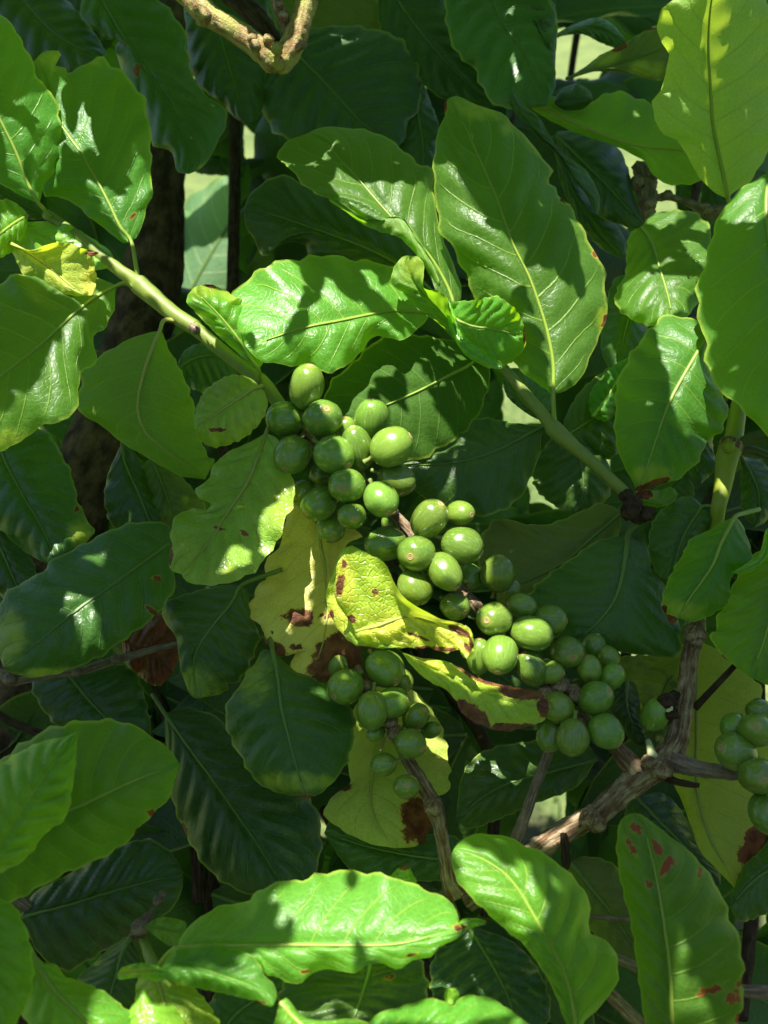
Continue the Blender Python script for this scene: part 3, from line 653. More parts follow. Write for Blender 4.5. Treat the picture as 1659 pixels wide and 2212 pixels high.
leaf(E, 'deep', (.465, .468), '820,-60 891,47 963,133 1010,180 1062,225', '930,-30 1000,50 1050,130 1075,190', '820,60 880,150 950,210 1010,230', pet='850,-85', petd=.465, quilt=.003)
leaf(E, 'deep', (.468, .462), '890,180 905,260 915,330 905,410', '860,240 850,320 870,380', '913,180 931,223 947,266 945,313 934,365', pet='860,80', petd=.47)
leaf(E, 'deep', (.440, .425), '915,610 855,569 783,533 657,486 567,457 528,455', '905,560 890,520 830,480 740,430 640,390 614,376 578,389 549,410 533,432', '850,600 780,590 700,570 668,551 657,529 632,522 599,533 581,553 563,547 545,511 530,486', eA=.01, eB=.008, quilt=.003, pet='960,660', petd=.43)

# ---- top right branch
G = thing('leafy_branch', P(1392, 420, .44), 'knobbly brown twig in the upper right with bright backlit and shaded leaves', 'coffee branch')
ptube(G, 'twig', 'bark_grey', '1380,360,.445,17 1392,385,.443,19 1400,420,.442,19 1398,450,.442,17 1400,490,.445,12 1420,520,.45,10', sides=12, rough=.4, ridge=.3, knobs=[(P(1410,372,.438), .005), (P(1378,395,.44), .0045), (P(1402,440,.438), .004)])
ptube(G, 'side_twig', 'bark_grey', '1400,430,.443,12 1440,425,.442,8 1480,436,.44,7 1515,450,.438,12 1550,458,.436,14 1620,440,.43,13 1720,420,.42,13', sides=12, rough=.3, knobs=[(P(1442,422,.439), .003), (P(1530,455,.434), .003)])
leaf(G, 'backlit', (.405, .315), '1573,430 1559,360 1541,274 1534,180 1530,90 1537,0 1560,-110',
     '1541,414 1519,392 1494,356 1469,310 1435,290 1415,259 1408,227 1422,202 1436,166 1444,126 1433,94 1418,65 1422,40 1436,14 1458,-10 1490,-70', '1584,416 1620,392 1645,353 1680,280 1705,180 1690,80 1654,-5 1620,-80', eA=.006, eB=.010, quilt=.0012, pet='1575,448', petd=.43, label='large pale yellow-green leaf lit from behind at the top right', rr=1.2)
leaf(G, 'under', (.425, .41), '1134,223 1184,238 1242,266 1314,295 1386,317 1469,324 1545,345', '1188,205 1230,225 1278,220 1307,202 1346,198 1375,212 1408,223 1480,262 1530,312', '1170,250 1240,285 1328,315 1368,335 1393,349 1408,374 1436,396 1476,400 1512,391 1545,370', eA=.006, eB=.010, quilt=.0012, label='horizontal green leaf tucked under the backlit one')
leaf(G, 'olive', (.455, .445), '1222,170 1270,155 1330,140 1390,120 1450,100', '1264,144 1296,119 1328,104 1361,86 1404,61 1435,60', '1278,155 1350,158 1386,166 1422,173 1460,150', spots=[('brown',1338,103,18,9,-20), ('yellow',1300,125,40,18,-20), ('brown',1395,62,20,4,0), ('yellow',1400,150,50,20,0)], label='olive leaf with a dark brown spot')
leaf(G, 'dark', (.46, .465), '1200,80 1250,62 1300,65 1360,98', '1206,70 1242,52 1289,38 1325,54', '1256,74 1296,92 1332,104', eA=.006, eB=.004)
leaf(G, 'deep', (.435, .432), '1200,290 1250,340 1310,400 1360,455 1392,487', '1206,284 1260,281 1307,292 1332,313 1350,346 1364,389 1370,425 1382,457', '1206,324 1224,374 1264,403 1292,432 1296,468 1343,486 1368,494', eA=.010, eB=.008, quilt=.0025)
leaf(G, 'dark', (.40, .412), '1104,200 1130,255 1165,295 1205,332 1240,390 1275,425 1288,466', '1098,196 1096,216 1120,254 1148,280 1170,308 1195,322 1213,355 1235,391 1260,412 1278,445', '1112,204 1141,234 1163,252 1181,281 1199,310 1217,331 1264,367 1292,414 1296,443', paired=False, eA=.004, eB=.006, quilt=.002, rib=False, label='narrow dark leaf seen edge-on with a curling margin')
leaf(G, 'deep', (.418, .41), '1197,220 1240,215 1281,216', '1199,210 1217,191 1246,181 1274,197', '1202,229 1224,239 1260,235', eA=.006, eB=.006, rib=False, nu=20, nv=6)
leaf(G, 'mid', (.425, .405), '1386,490 1408,522 1422,569 1429,592 1444,643 1453,692', '1361,504 1354,540 1352,575 1350,596 1332,625 1329,657 1350,681 1375,695 1410,704', '1400,470 1415,461 1451,454 1487,455 1516,468 1536,500 1535,560 1525,620 1500,665 1470,695', eA=.010, eB=.006, quilt=.002, label='rounded leaf with water drops beside the large right-hand leaf')
leaf(G, 'mid', (.372, .352), '1662,372 1655,420 1660,520 1680,650 1700,780 1720,900 1745,1010',
     '1638,384 1602,407 1566,446 1544,486 1534,522 1523,576 1512,589 1505,632 1508,686 1523,736 1526,783 1544,830 1577,862 1602,884 1638,920 1659,945 1700,990', '1700,370 1780,450 1850,600 1860,800 1800,950', eA=.014, eB=.010, quilt=.003, pet='1668,340', petd=.36, label='big dark green leaf cut by the right edge, its top catching the sun')
leaf(G, 'dark', (.45, .46), '1200,330 1240,420 1290,500 1345,560', '1215,320 1265,400 1320,470 1352,520', '1210,390 1240,460 1290,530', eA=.006, eB=.006)
leaf(G, 'dark', (.445, .455), '1390,600 1360,680 1340,760 1330,820', '1330,600 1305,680 1300,760', '1400,690 1390,750 1360,800', eA=.008, eB=.006)

# ---- right green stem with node
H = thing('leafy_branch', P(1560, 1095, .41), 'thick yellow-green stem with a ringed node at the right, bearing leaves with brown tips', 'coffee branch')
ptube(H, 'stem', 'limestem', '1600,860,.415,17 1592,900,.413,18 1584,950,.411,20 1578,968,.410,25 1572,985,.410,24 1566,1020,.410,21 1560,1060,.411,18 1552,1095,.412,16 1545,1150,.420,14 1525,1250,.43,12 1510,1340,.435,13', sides=16, rough=.03, knobs=[(P(1574,964,.404), .0032)])
ptube(H, 'node_ring', 'bark', '1582,955,.4095,23 1580,960,.4095,26 1578,967,.4095,26 1576,972,.4095,24', sides=18, rough=.05, cap=False)
ptube(H, 'side_stem', 'darkstem', '1585,968,.411,12 1620,945,.405,10 1660,935,.40,10 1720,915,.39,10', sides=10)
ptube(H, 'side_stem', 'darkstem', '1590,975,.413,10 1625,972,.412,9 1660,985,.41,9 1720,1000,.41,9', sides=10)
leaf(H, 'mid', (.392, .402), '1530,722 1487,794 1453,855 1433,902 1415,956 1393,1021 1376,1062',
     '1512,693 1476,686 1440,679 1408,704 1386,733 1364,761 1346,797 1330,833 1330,877 1327,920 1332,963 1346,1003 1364,1035', '1530,776 1544,819 1562,855 1573,884 1559,931 1526,956 1512,992 1483,1021 1462,1037 1440,1042 1405,1052', eA=.012, eB=.012, bow=-.006, quilt=.0028, pet='1600,640 1560,680', petd=.40, spots=[('brown',1415,1045,34,9,-20), ('yellow',1400,1025,50,22,-10), ('brown',1380,1062,12,8,0)], label='leaf half in sun with a shrivelled brown tip')
leaf(H, 'dark', (.415, .412), '1519,1094 1487,1138 1469,1177 1458,1217 1445,1252', '1494,1073 1458,1080 1422,1109 1404,1145 1402,1188 1411,1224 1429,1248', '1552,1098 1560,1118 1530,1160 1500,1200 1465,1240', eA=.008, eB=.006, pet='1552,1096', petd=.412)
leaf(H, 'mid', (.395, .388), '1588,1116 1559,1170 1541,1217 1516,1256 1487,1296 1466,1335', '1562,1127 1526,1148 1490,1166 1476,1195 1458,1224 1440,1260 1429,1300 1433,1318 1451,1348', '1602,1130 1616,1166 1625,1199 1616,1224 1590,1235 1577,1256 1577,1296 1555,1318 1501,1343', eA=.010, eB=.010, bow=-.004, quilt=.0018, pet='1640,1100 1610,1108', petd=.405, spots=[('brown',1455,1342,32,10,25), ('brown',1434,1315,8,10,0), ('yellow',1480,1318,50,22,10)], label='leaf with a yellow base and blackened tip beside the thick stem')
leaf(H, 'mid', (.395, .39), '1730,1150 1690,1230 1665,1330 1645,1400 1618,1462', '1640,1190 1600,1232 1577,1278 1566,1314 1546,1328 1550,1361 1535,1365 1537,1382 1555,1411 1584,1436', '1780,1200 1780,1350 1730,1450 1670,1480', eA=.010, eB=.006, quilt=.0025, spots=[('brown',1570,1430,25,4,40)])
leaf(H, 'lime', (.392, .388), '1660,1140 1655,1190 1630,1222 1580,1237', '1652,1150 1642,1190 1615,1215', '1668,1165 1662,1205 1630,1232 1600,1240', eA=.003, eB=.003, rib=False, nu=24, nv=5)
leaf(H, 'dark', (.42, .43), '1600,985 1625,1030 1640,1080 1630,1140', '1600,1000 1600,1060 1605,1110', '1650,1000 1680,1060 1660,1120')
leaf(H, 'under', (.402, .410), '1372,1066 1400,1082 1440,1084 1466,1068', '1380,1055 1420,1060 1450,1052', '1385,1085 1420,1096 1450,1088', rib=False, nu=22, nv=5, eA=.003, eB=.004, spots=[('brown',1390,1068,20,10,0)])
leaf(H, 'dark', (.425, .43), '1570,860 1520,930 1500,990 1515,1045', '1560,900 1540,950 1545,1010', '1490,950 1480,1000 1495,1030')
leaf(H, 'dark', (.43, .44), '1480,1020 1440,1060 1410,1120 1400,1180', '1500,1060 1480,1110 1440,1150', '1420,1050 1390,1090 1380,1140')

# ---- the woody main stem, lower right
W = thing('woody_stem', P(1160, 1830, .42), 'pale split-bark woody stem rising to the right and turning upward at a fork', 'woody stem')
ptube(W, 'trunk', 'bark', '1010,1950,.44,21 1090,1885,.43,23 1160,1836,.424,23 1215,1800,.420,23 1265,1772,.418,23 1283,1764,.417,27 1300,1752,.416,24 1350,1705,.414,26 1400,1668,.412,28 1440,1635,.411,26 1462,1600,.411,22 1472,1550,.411,19 1480,1490,.412,17 1490,1420,.413,17 1500,1370,.415,19 1510,1330,.418,16', sides=36, rough=.16, ridge=.24, per=20, knobs=[(P(1275,1768,.409), .0045), (P(1290,1780,.408), .0035), (P(1425,1660,.405), .005), (P(1400,1645,.404), .003), (P(1500,1368,.408), .005), (P(1505,1385,.407), .003)])
ptube(W, 'dead_knot', 'bark_dark', '1460,1500,.410,10 1440,1520,.404,16 1435,1535,.402,16 1445,1560,.404,10', sides=10, rough=.6, knobs=[(P(1438,1515,.398), .0036), (P(1450,1540,.398), .003)])
ptube(W, 'side_twig', 'bark_grey', '1450,1642,.410,24 1480,1652,.408,20 1510,1660,.406,17 1560,1668,.404,15 1600,1672,.403,14 1660,1668,.400,14 1720,1660,.395,14', sides=14, rough=.15, ridge=.1)
ptube(W, 'side_twig', 'bark_dark', '1500,1530,.412,8 1540,1488,.408,7 1590,1435,.402,6', sides=8, rough=.1)
ptube(W, 'side_twig', 'bark_dark', '1440,1680,.410,9 1475,1692,.404,7 1510,1697,.40,6', sides=8, rough=.4)
ptube(W, 'dead_knot', 'bark_dark', '1218,1800,.412,8 1222,1860,.41,10 1215,1885,.41,6', sides=8, rough=.5)
ptube(W, 'bud', 'bud', '1400,1600,.409,6 1406,1622,.405,9 1410,1634,.403,11 1411,1638,.4025,7', sides=12)
ptube(W, 'bud', 'bud', '1425,1535,.402,3 1437,1538,.398,6 1448,1534,.396,5 1452,1526,.395,2', sides=8, rough=.4)
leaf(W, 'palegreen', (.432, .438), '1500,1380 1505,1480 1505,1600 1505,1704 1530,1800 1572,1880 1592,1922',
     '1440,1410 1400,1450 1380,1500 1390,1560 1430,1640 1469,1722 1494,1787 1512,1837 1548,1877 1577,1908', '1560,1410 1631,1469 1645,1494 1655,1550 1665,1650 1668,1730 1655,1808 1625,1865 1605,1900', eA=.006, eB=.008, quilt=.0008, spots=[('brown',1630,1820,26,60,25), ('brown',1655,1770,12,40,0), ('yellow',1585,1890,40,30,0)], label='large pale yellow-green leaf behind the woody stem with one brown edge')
leaf(W, 'olive', (.436, .432), '1490,1415 1440,1480 1420,1560 1412,1630', '1400,1415 1339,1422 1335,1470 1385,1520 1388,1560 1398,1600', '1500,1480 1480,1560 1440,1630', quilt=.0012, spots=[('yellow',1400,1480,70,70,0)])
leaf(W, 'deep', (.425, .418), '1355,1468 1355,1530 1378,1580 1408,1618', '1325,1492 1316,1534 1343,1570 1368,1605', '1372,1476 1382,1512 1386,1548 1402,1588', quilt=.003, eA=.01, eB=.01)
leaf(W, 'deep', (.434, .440), '1370,1718 1420,1770 1480,1830 1556,1912', '1426,1713 1458,1733 1480,1765 1505,1808 1530,1848 1555,1884', '1350,1760 1390,1830 1460,1900 1520,1925', quilt=.004, eA=.012, eB=.01)
for ln in '1415 1544 31 37 1425 1515 .404;1634 1577 36 43 1618 1561 .388;1590 1624 44 40 1555 1612 .391;1586 1570 29 27 1570 1580 .400;1638 1677 40 38 1633 1673 .384;1655 1758 34 43 1660 1790 .388;1640 1535 28 26 1620 1540 .402;1500 1352 24 22 1500 1365 .425'.split(';'):
    cherry(W, *[float(q) for q in ln.split()])

# ---- lower fruiting twig
T = thing('fruiting_twig', P(975, 1925, .425), 'thin brown twig below the crumpled yellow leaf with a small cluster of shaded cherries', 'coffee twig')
ptube(T, 'twig', 'bark', '770,1440,.418,8 800,1490,.416,10 835,1545,.414,11 855,1590,.414,12 880,1640,.413,13 905,1680,.413,15 930,1725,.412,17 940,1745,.412,20 950,1790,.413,15 962,1850,.416,15 970,1900,.42,17 985,1930,.424,24', sides=14, rough=.14, ridge=.08, knobs=[(P(936,1742,.406), .0038), (P(855,1585,.408), .0038), (P(845,1560,.408), .0032), (P(790,1482,.41), .003)])
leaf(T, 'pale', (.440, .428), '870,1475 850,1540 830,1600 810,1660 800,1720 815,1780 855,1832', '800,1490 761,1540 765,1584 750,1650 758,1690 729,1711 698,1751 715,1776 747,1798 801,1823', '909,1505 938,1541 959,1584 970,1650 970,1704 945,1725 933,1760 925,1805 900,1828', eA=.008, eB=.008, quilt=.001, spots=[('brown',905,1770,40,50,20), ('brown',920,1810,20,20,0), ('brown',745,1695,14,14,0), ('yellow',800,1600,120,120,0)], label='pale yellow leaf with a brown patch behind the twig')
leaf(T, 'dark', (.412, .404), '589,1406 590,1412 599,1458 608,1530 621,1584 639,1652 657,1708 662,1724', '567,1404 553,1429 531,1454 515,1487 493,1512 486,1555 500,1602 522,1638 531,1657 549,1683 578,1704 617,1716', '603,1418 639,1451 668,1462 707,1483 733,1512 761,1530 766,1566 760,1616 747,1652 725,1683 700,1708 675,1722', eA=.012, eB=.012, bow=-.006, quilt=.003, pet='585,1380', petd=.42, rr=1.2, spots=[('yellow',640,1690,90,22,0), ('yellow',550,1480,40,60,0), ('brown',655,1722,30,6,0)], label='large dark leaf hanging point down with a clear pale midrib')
ptube(T, 'twig', 'darkstem', '780,1460,.424,8 700,1420,.43,8 630,1385,.428,8 585,1370,.42,8', sides=8)
for ln in '747 1483 38 34 728 1495 .406;832 1444 41 35 850 1460 .409;805 1534 33 39 803 1570 .402;846 1519 33 38 880 1505 .405;898 1548 28 31 915 1530 .408;931 1577 18 23 945 1570 .412;886 1606 31 31 908 1612 .400;812 1584 21 16 800 1590 .411;828 1652 27 24 803 1660 .405;878 1700 27 26 878 1690 .402;862 1469 27 30 880 1480 .416;730 1440 22 26 735 1420 .418'.split(';'):
    cherry(T, *[float(q) for q in ln.split()])

Y = setp(leaf(None, 'yellow', (.418, .416), '640,1085 679,1123 692,1175 704,1242 708,1300 700,1380 672,1462',
     '625,1088 617,1120 603,1181 571,1213 578,1249 556,1260 553,1285 535,1307 549,1343 571,1361 571,1386 592,1415 617,1418 639,1411 625,1440 650,1454', '700,1110 783,1156 747,1177 733,1242 711,1292 695,1330 708,1340 718,1343 747,1368 779,1408 779,1440 747,1444 733,1462 704,1473', eA=.006, eB=.006, quilt=.0010, wave=.003, crinkle=.0012,
     spots=[('brown',645,1335,30,20,10), ('brown',745,1420,58,52,0), ('brown',700,1445,40,26,-30), ('brown',590,1400,32,14,30), ('brown',640,1398,18,5,0), ('brown',705,1332,14,5,0)]),
     'withered yellow leaf with brown burnt blotches hanging behind the cherries', 'leaf'); Y.name = 'dead_leaf'
DD = setp(leaf(None, 'brown', (.455, .452), '262,1380 300,1400 340,1420 372,1455', '280,1345 330,1320 380,1350 392,1400', '270,1420 300,1460 340,1482', wave=.006, quilt=.003, eA=.008, eB=.008, rib=False), 'curled rust-brown dead leaf lodged behind the thin grey twig', 'leaf'); DD.name = 'dead_leaf'

# ---- left lower branch
L = thing('leafy_branch', P(-40, 1440, .45), 'thin grey twig at the left with large dark quilted leaves above and below it', 'coffee branch')
ptube(L, 'twig', 'bark_grey', '-60,1440,.436,12 0,1455,.434,12 25,1468,.433,13 60,1464,.433,11 130,1456,.432,9 180,1448,.431,10 250,1425,.430,9 300,1412,.430,8 340,1400,.43,7 385,1390,.43,5', sides=12, rough=.25, knobs=[(P(22,1466,.430), .0032), (P(250,1425,.427), .0024), (P(165,1452,.428), .0022)])
ptube(L, 'twig', 'bark_dark', '-60,1500,.48,8 0,1545,.48,8 60,1575,.48,9 130,1600,.48,8', sides=8, rough=.2)
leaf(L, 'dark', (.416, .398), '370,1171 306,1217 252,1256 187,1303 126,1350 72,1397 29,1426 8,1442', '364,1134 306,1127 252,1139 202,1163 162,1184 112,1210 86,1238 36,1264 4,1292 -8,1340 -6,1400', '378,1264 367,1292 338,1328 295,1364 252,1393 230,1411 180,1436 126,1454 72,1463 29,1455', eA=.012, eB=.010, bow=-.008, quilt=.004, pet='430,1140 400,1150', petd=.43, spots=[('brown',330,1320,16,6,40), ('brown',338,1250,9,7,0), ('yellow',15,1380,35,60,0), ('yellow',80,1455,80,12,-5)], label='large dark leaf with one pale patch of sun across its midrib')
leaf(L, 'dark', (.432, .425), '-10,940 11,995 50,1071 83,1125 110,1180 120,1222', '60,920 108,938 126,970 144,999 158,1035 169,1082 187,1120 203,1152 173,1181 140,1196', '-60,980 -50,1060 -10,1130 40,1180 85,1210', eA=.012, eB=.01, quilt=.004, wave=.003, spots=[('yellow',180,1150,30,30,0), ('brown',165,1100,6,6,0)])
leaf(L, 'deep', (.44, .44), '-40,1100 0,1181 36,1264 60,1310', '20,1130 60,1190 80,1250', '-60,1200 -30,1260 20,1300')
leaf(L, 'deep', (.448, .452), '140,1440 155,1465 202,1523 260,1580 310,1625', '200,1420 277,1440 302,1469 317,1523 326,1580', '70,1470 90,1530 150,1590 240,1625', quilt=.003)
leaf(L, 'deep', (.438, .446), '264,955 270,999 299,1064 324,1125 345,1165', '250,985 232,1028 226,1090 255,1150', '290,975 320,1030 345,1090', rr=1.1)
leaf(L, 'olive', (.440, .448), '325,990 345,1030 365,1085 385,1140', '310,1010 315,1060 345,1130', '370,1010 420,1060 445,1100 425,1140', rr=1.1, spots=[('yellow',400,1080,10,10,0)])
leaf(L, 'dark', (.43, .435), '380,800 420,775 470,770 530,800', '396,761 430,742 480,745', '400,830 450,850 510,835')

# ---- lower left branch
N_ = thing('leafy_branch', P(-90, 1900, .40), 'lower left branch of smooth overlapping leaves, a small glossy one in front', 'coffee branch')
ptube(N_, 'stem', 'darkstem', '-100,1700,.41,12 -95,1850,.40,12 -80,1930,.39,12 -70,2000,.39,12 -90,2200,.40,12', sides=10)
ptube(N_, 'stem', 'bark_grey', '-90,1900,.42,10 20,1935,.428,12 60,1960,.432,13 85,1985,.437,11', sides=10, rough=.15)
leaf(N_, 'mid', (.375, .358), '-60,1850 40,1800 137,1758 191,1733 252,1704 310,1678 388,1652', '-50,1720 0,1643 72,1591 126,1566 198,1555 252,1556 288,1566 324,1588 353,1609 374,1627', '0,1950 72,1924 126,1895 173,1873 223,1852 266,1826 288,1805 317,1772 338,1751 364,1726 378,1686', eA=.010, eB=.016, bow=-.008, quilt=.0028, pet='-92,1870', petd=.39, spots=[('red',328,1757,10,8,-20), ('brown',300,1792,14,3,-50)], label='large smooth leaf with a tiny red notch at its edge')
leaf(N_, 'bright', (.345, .330), '-60,1900 0,1830 36,1769 72,1711 108,1661 140,1618 166,1580', '-60,1780 -30,1700 0,1652 43,1624 90,1602 144,1590', '-20,1895 18,1877 47,1862 72,1837 97,1801 133,1776 148,1751 157,1697 164,1640', eA=.010, eB=.010, bow=-.006, quilt=.0045, rib=False, pet='-90,1920', petd=.38, label='small glossy leaf with raised ribs in front of the smooth one')
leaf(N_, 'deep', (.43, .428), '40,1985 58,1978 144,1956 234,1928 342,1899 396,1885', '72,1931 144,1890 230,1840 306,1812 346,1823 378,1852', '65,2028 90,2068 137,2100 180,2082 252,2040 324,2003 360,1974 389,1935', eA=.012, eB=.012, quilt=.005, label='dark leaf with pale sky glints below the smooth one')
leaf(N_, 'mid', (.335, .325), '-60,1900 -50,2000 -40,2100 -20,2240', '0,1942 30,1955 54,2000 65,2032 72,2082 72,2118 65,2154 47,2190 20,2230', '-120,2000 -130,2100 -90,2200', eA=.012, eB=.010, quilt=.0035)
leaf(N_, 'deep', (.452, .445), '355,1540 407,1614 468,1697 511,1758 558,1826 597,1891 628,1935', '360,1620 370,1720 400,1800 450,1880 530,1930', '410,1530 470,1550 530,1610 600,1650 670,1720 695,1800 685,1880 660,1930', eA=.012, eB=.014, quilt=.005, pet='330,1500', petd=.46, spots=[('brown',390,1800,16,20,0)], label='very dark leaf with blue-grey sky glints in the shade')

# ---- bottom branch
S = thing('leafy_branch', P(315, 2045, .40), 'bottom branch tip with a long sunlit wavy leaf and small young leaves', 'coffee branch')
ptube(S, 'stem', 'stem', '308,2030,.402,9 320,2058,.396,12 330,2080,.392,14 345,2110,.39,13 350,2180,.395,12 345,2280,.40,12', sides=12, rough=.1)
ptube(S, 'dead_tip', 'bark_grey', '356,1925,.398,3 345,1945,.399,6 330,1960,.400,5 322,1975,.401,4 308,1992,.402,9 300,2005,.403,13 290,2022,.405,10 268,2045,.41,7 250,2065,.413,4', sides=10, rough=.5, knobs=[(P(340,1945,.396), .0020), (P(350,1932,.396), .0014), (P(303,2003,.398), .0034), (P(316,1986,.399), .0022)])
leaf(S, 'bright', (.372, .352), '385,2048 440,2044 531,2042 639,2041 747,2042 837,2041 891,2033 963,2014 999,2006',
     '389,2028 414,1996 468,1960 540,1945 549,1931 578,1913 632,1900 661,1900 686,1888 747,1880 837,1891 891,1909 934,1927 970,1945 988,1970 991,1992', '430,2075 500,2090 560,2082 574,2107 603,2111 625,2125 646,2127 668,2107 693,2096 733,2096 765,2104 790,2086 819,2080 848,2091 869,2091 891,2075 931,2066 949,2046 992,2024', eA=.012, eB=.004, bow=-.004, wave=.0035, quilt=.0022, pet='340,2095 360,2065', petd=.388,
     spots=[('brown',990,2005,10,7,0), ('brown',660,2098,12,4,0), ('brown',890,2062,14,4,-15)], label='long wavy-edged leaf across the bottom in full sun')
leaf(S, 'lime', (.362, .362), '990,1998 1010,1994 1035,1991 1058,1994', '1000,1985 1035,1984 1052,1990', '1000,2008 1028,2002 1045,1998', rib=False, nu=18, nv=4, eA=.003, eB=.003, spots=[('brown',1056,1994,6,6,0), ('brown',995,2002,12,6,0)])
leaf(S, 'lime', (.378, .378), '868,1910 874,1890 878,1868', '840,1900 855,1880 868,1872', '900,1908 893,1890 886,1876', rib=False, nu=14, nv=4, spots=[('brown',872,1872,12,7,0)])
leaf(S, 'dark', (.402, .395), '284,2024 274,2036 259,2075 252,2108 241,2140 235,2200', '264,2030 234,2050 202,2082 166,2115 160,2170', '288,2040 302,2062 312,2093 320,2130 300,2190', eA=.01, eB=.006, quilt=.002, rr=1.2)
leaf(S, 'under', (.395, .388), '313,2002 350,2008 398,2018', '330,1988 356,1981 400,1992', '335,2022 370,2045 388,2038', eA=.003, eB=-.004, rib=False, nu=26, nv=7, label='tiny young leaf at the branch tip')
leaf(S, 'mid', (.366, .352), '345,2100 384,2085 430,2092 500,2115 560,2138 590,2172', '372,2055 414,2046 468,2040 529,2057 558,2079 572,2107 594,2130 597,2155', '372,2125 400,2130 432,2136 504,2151 560,2166 583,2175', eA=.006, eB=.008, quilt=.002, rib=False, spots=[('yellow',385,2128,14,8,0), ('brown',375,2126,6,4,0), ('brown',560,2164,20,2,10)], label='short leaf curving over with a yellow-tipped margin')
leaf(S, 'lime', (.368, .360), '375,2106 330,2096 253,2104', '350,2090 310,2080 268,2088', '340,2120 300,2112 258,2116', eA=.003, eB=.004, wave=.002, quilt=.002, nu=30, nv=6, rib=False, spots=[('yellow',290,2098,50,12,0)])
leaf(S, 'mottled', (.382, .366), '335,2095 350,2150 372,2230', '300,2110 292,2160 300,2225 320,2260', '380,2100 414,2129 439,2154 457,2179 472,2222', eA=.006, eB=.010, quilt=.002, spots=[('yellow',320,2120,30,40,0)])
leaf(S, 'lime', (.364, .358), '310,2135 308,2170 320,2230', '300,2150 275,2190 260,2230', '325,2160 345,2180 370,2170 385,2185 400,2225', rib=False, nu=30, nv=6)
leaf(S, 'bright', (.36, .352), '60,2040 110,2130 180,2200 260,2280', '94,2079 119,2082 140,2108 158,2115 198,2129 234,2147 259,2169 281,2187 292,2230', '30,2120 60,2212 140,2280', eA=.010, eB=.010, quilt=.002, label='leaf in the bottom left corner with one sunlit end')
leaf(S, 'dark', (.388, .38), '800,2080 797,2100 783,2147 765,2197 740,2260', '700,2080 620,2110 600,2170 610,2240', '900,2070 918,2100 924,2150 890,2220', eA=.01, eB=.01, quilt=.003, spots=[('brown',840,2112,9,6,0)])
leaf(S, 'bright', (.355, .352), '606,2165 650,2212 720,2260', '598,2190 600,2240', '620,2156 645,2188 668,2201 711,2204 770,2201 830,2230', eA=.006, eB=.004)
leaf(S, 'dark', (.43, .425), '470,2240 510,2190 560,2150 600,2090', '450,2180 480,2130 540,2100', '520,2250 600,2210 620,2150')
leaf(S, 'bright', (.345, .345), '780,2250 880,2235 980,2222 1080,2232 1190,2265', '800,2205 826,2186 873,2172 920,2158 956,2161 977,2175 995,2154 1035,2150 1071,2161 1107,2186 1128,2201 1170,2235', '850,2285 980,2295 1100,2290', eA=.008, eB=.008, wave=.004, quilt=.003, label='sunlit wavy leaf top along the bottom edge')
leaf(S, 'lime', (.352, .350), '975,2172 972,2155 974,2135', '962,2165 960,2145 968,2132', '988,2165 992,2148 984,2135', rib=False, nu=12, nv=4)

# ---- bottom right branch
U = thing('leafy_branch', P(1300, 2280, .39), 'bottom right branch with a glossy half-sunlit leaf and a leaf marked with red spots', 'coffee branch')
ptube(U, 'twig', 'bark', '1290,2120,.405,13 1330,2160,.404,14 1380,2210,.403,15 1450,2280,.40,15 1560,2330,.39,14', sides=14, rough=.12, ridge=.08)
ptube(U, 'twig', 'bark_grey', '1320,2065,.42,10 1345,2075,.418,11 1375,2088,.416,11 1480,2125,.412,12 1600,2140,.41,13 1720,2145,.405,14', sides=12, rough=.2)
ptube(U, 'twig', 'bark_grey', '1270,1980,.425,5 1340,1985,.425,5 1400,1990,.425,5', sides=8)
leaf(U, 'bright', (.388, .366, .366), '1250,2260 1238,2183 1228,2129 1210,2082 1184,2032 1159,1988 1123,1927 1094,1891 1050,1860 1010,1842 980,1834',
     '1220,2204 1202,2154 1181,2111 1159,2078 1130,2039 1098,2014 1062,1981 1017,1938 985,1898 977,1866 976,1845', '1260,2211 1296,2176 1328,2132 1338,2096 1328,2057 1310,2032 1285,2019 1271,2014 1275,1960 1256,1913 1231,1888 1199,1859 1163,1837 1134,1826 1098,1808 1069,1803 1035,1801 1000,1812', eA=.004, eB=.016, bow=-.006, quilt=.0035, wave=.002, pet='1300,2290', petd=.40, label='glossy leaf bending down at the bottom, left half in full sun')
leaf(U, 'mid', (.388, .360, .366), '1460,2270 1453,2211 1447,2100 1436,2010 1422,1920 1404,1837 1386,1775 1370,1756',
     '1420,2260 1393,2211 1390,2190 1379,2111 1368,2028 1359,1974 1350,1945 1339,1895 1332,1837 1336,1785 1352,1762', '1560,2260 1598,2204 1605,2154 1605,2082 1598,2028 1580,1992 1566,1949 1544,1906 1512,1862 1483,1834 1440,1801 1400,1769 1382,1758', eA=.008, eB=.014, bow=-.006, quilt=.0038, pet='1470,2300', petd=.40,
     spots=[('red',1372,1788,15,9,20), ('red',1364,1828,22,6,62), ('red',1420,1830,18,7,60), ('red',1441,1868,9,24,35), ('red',1512,1884,6,9,0), ('red',1402,1910,12,4,45), ('red',1535,2140,30,8,-15), ('red',1600,2125,8,16,0), ('red',1584,2155,12,14,0), ('red',1598,2200,8,12,0), ('brown',1380,1800,8,4,0)], label='long leaf with brick-red spots near its tip and lower edge')
leaf(U, 'olive', (.435, .44), '1231,1862 1278,1920 1321,1974 1364,2039 1390,2090', '1225,1880 1240,1950 1270,2000 1320,2060', '1270,1850 1330,1870 1370,1940 1400,2020', quilt=.0012)
leaf(U, 'deep', (.42, .43), '1010,2000 1060,2080 1100,2160 1120,2240', '940,2060 930,2130 960,2200', '1100,2030 1160,2090 1190,2170 1170,2230', quilt=.004, wave=.004)
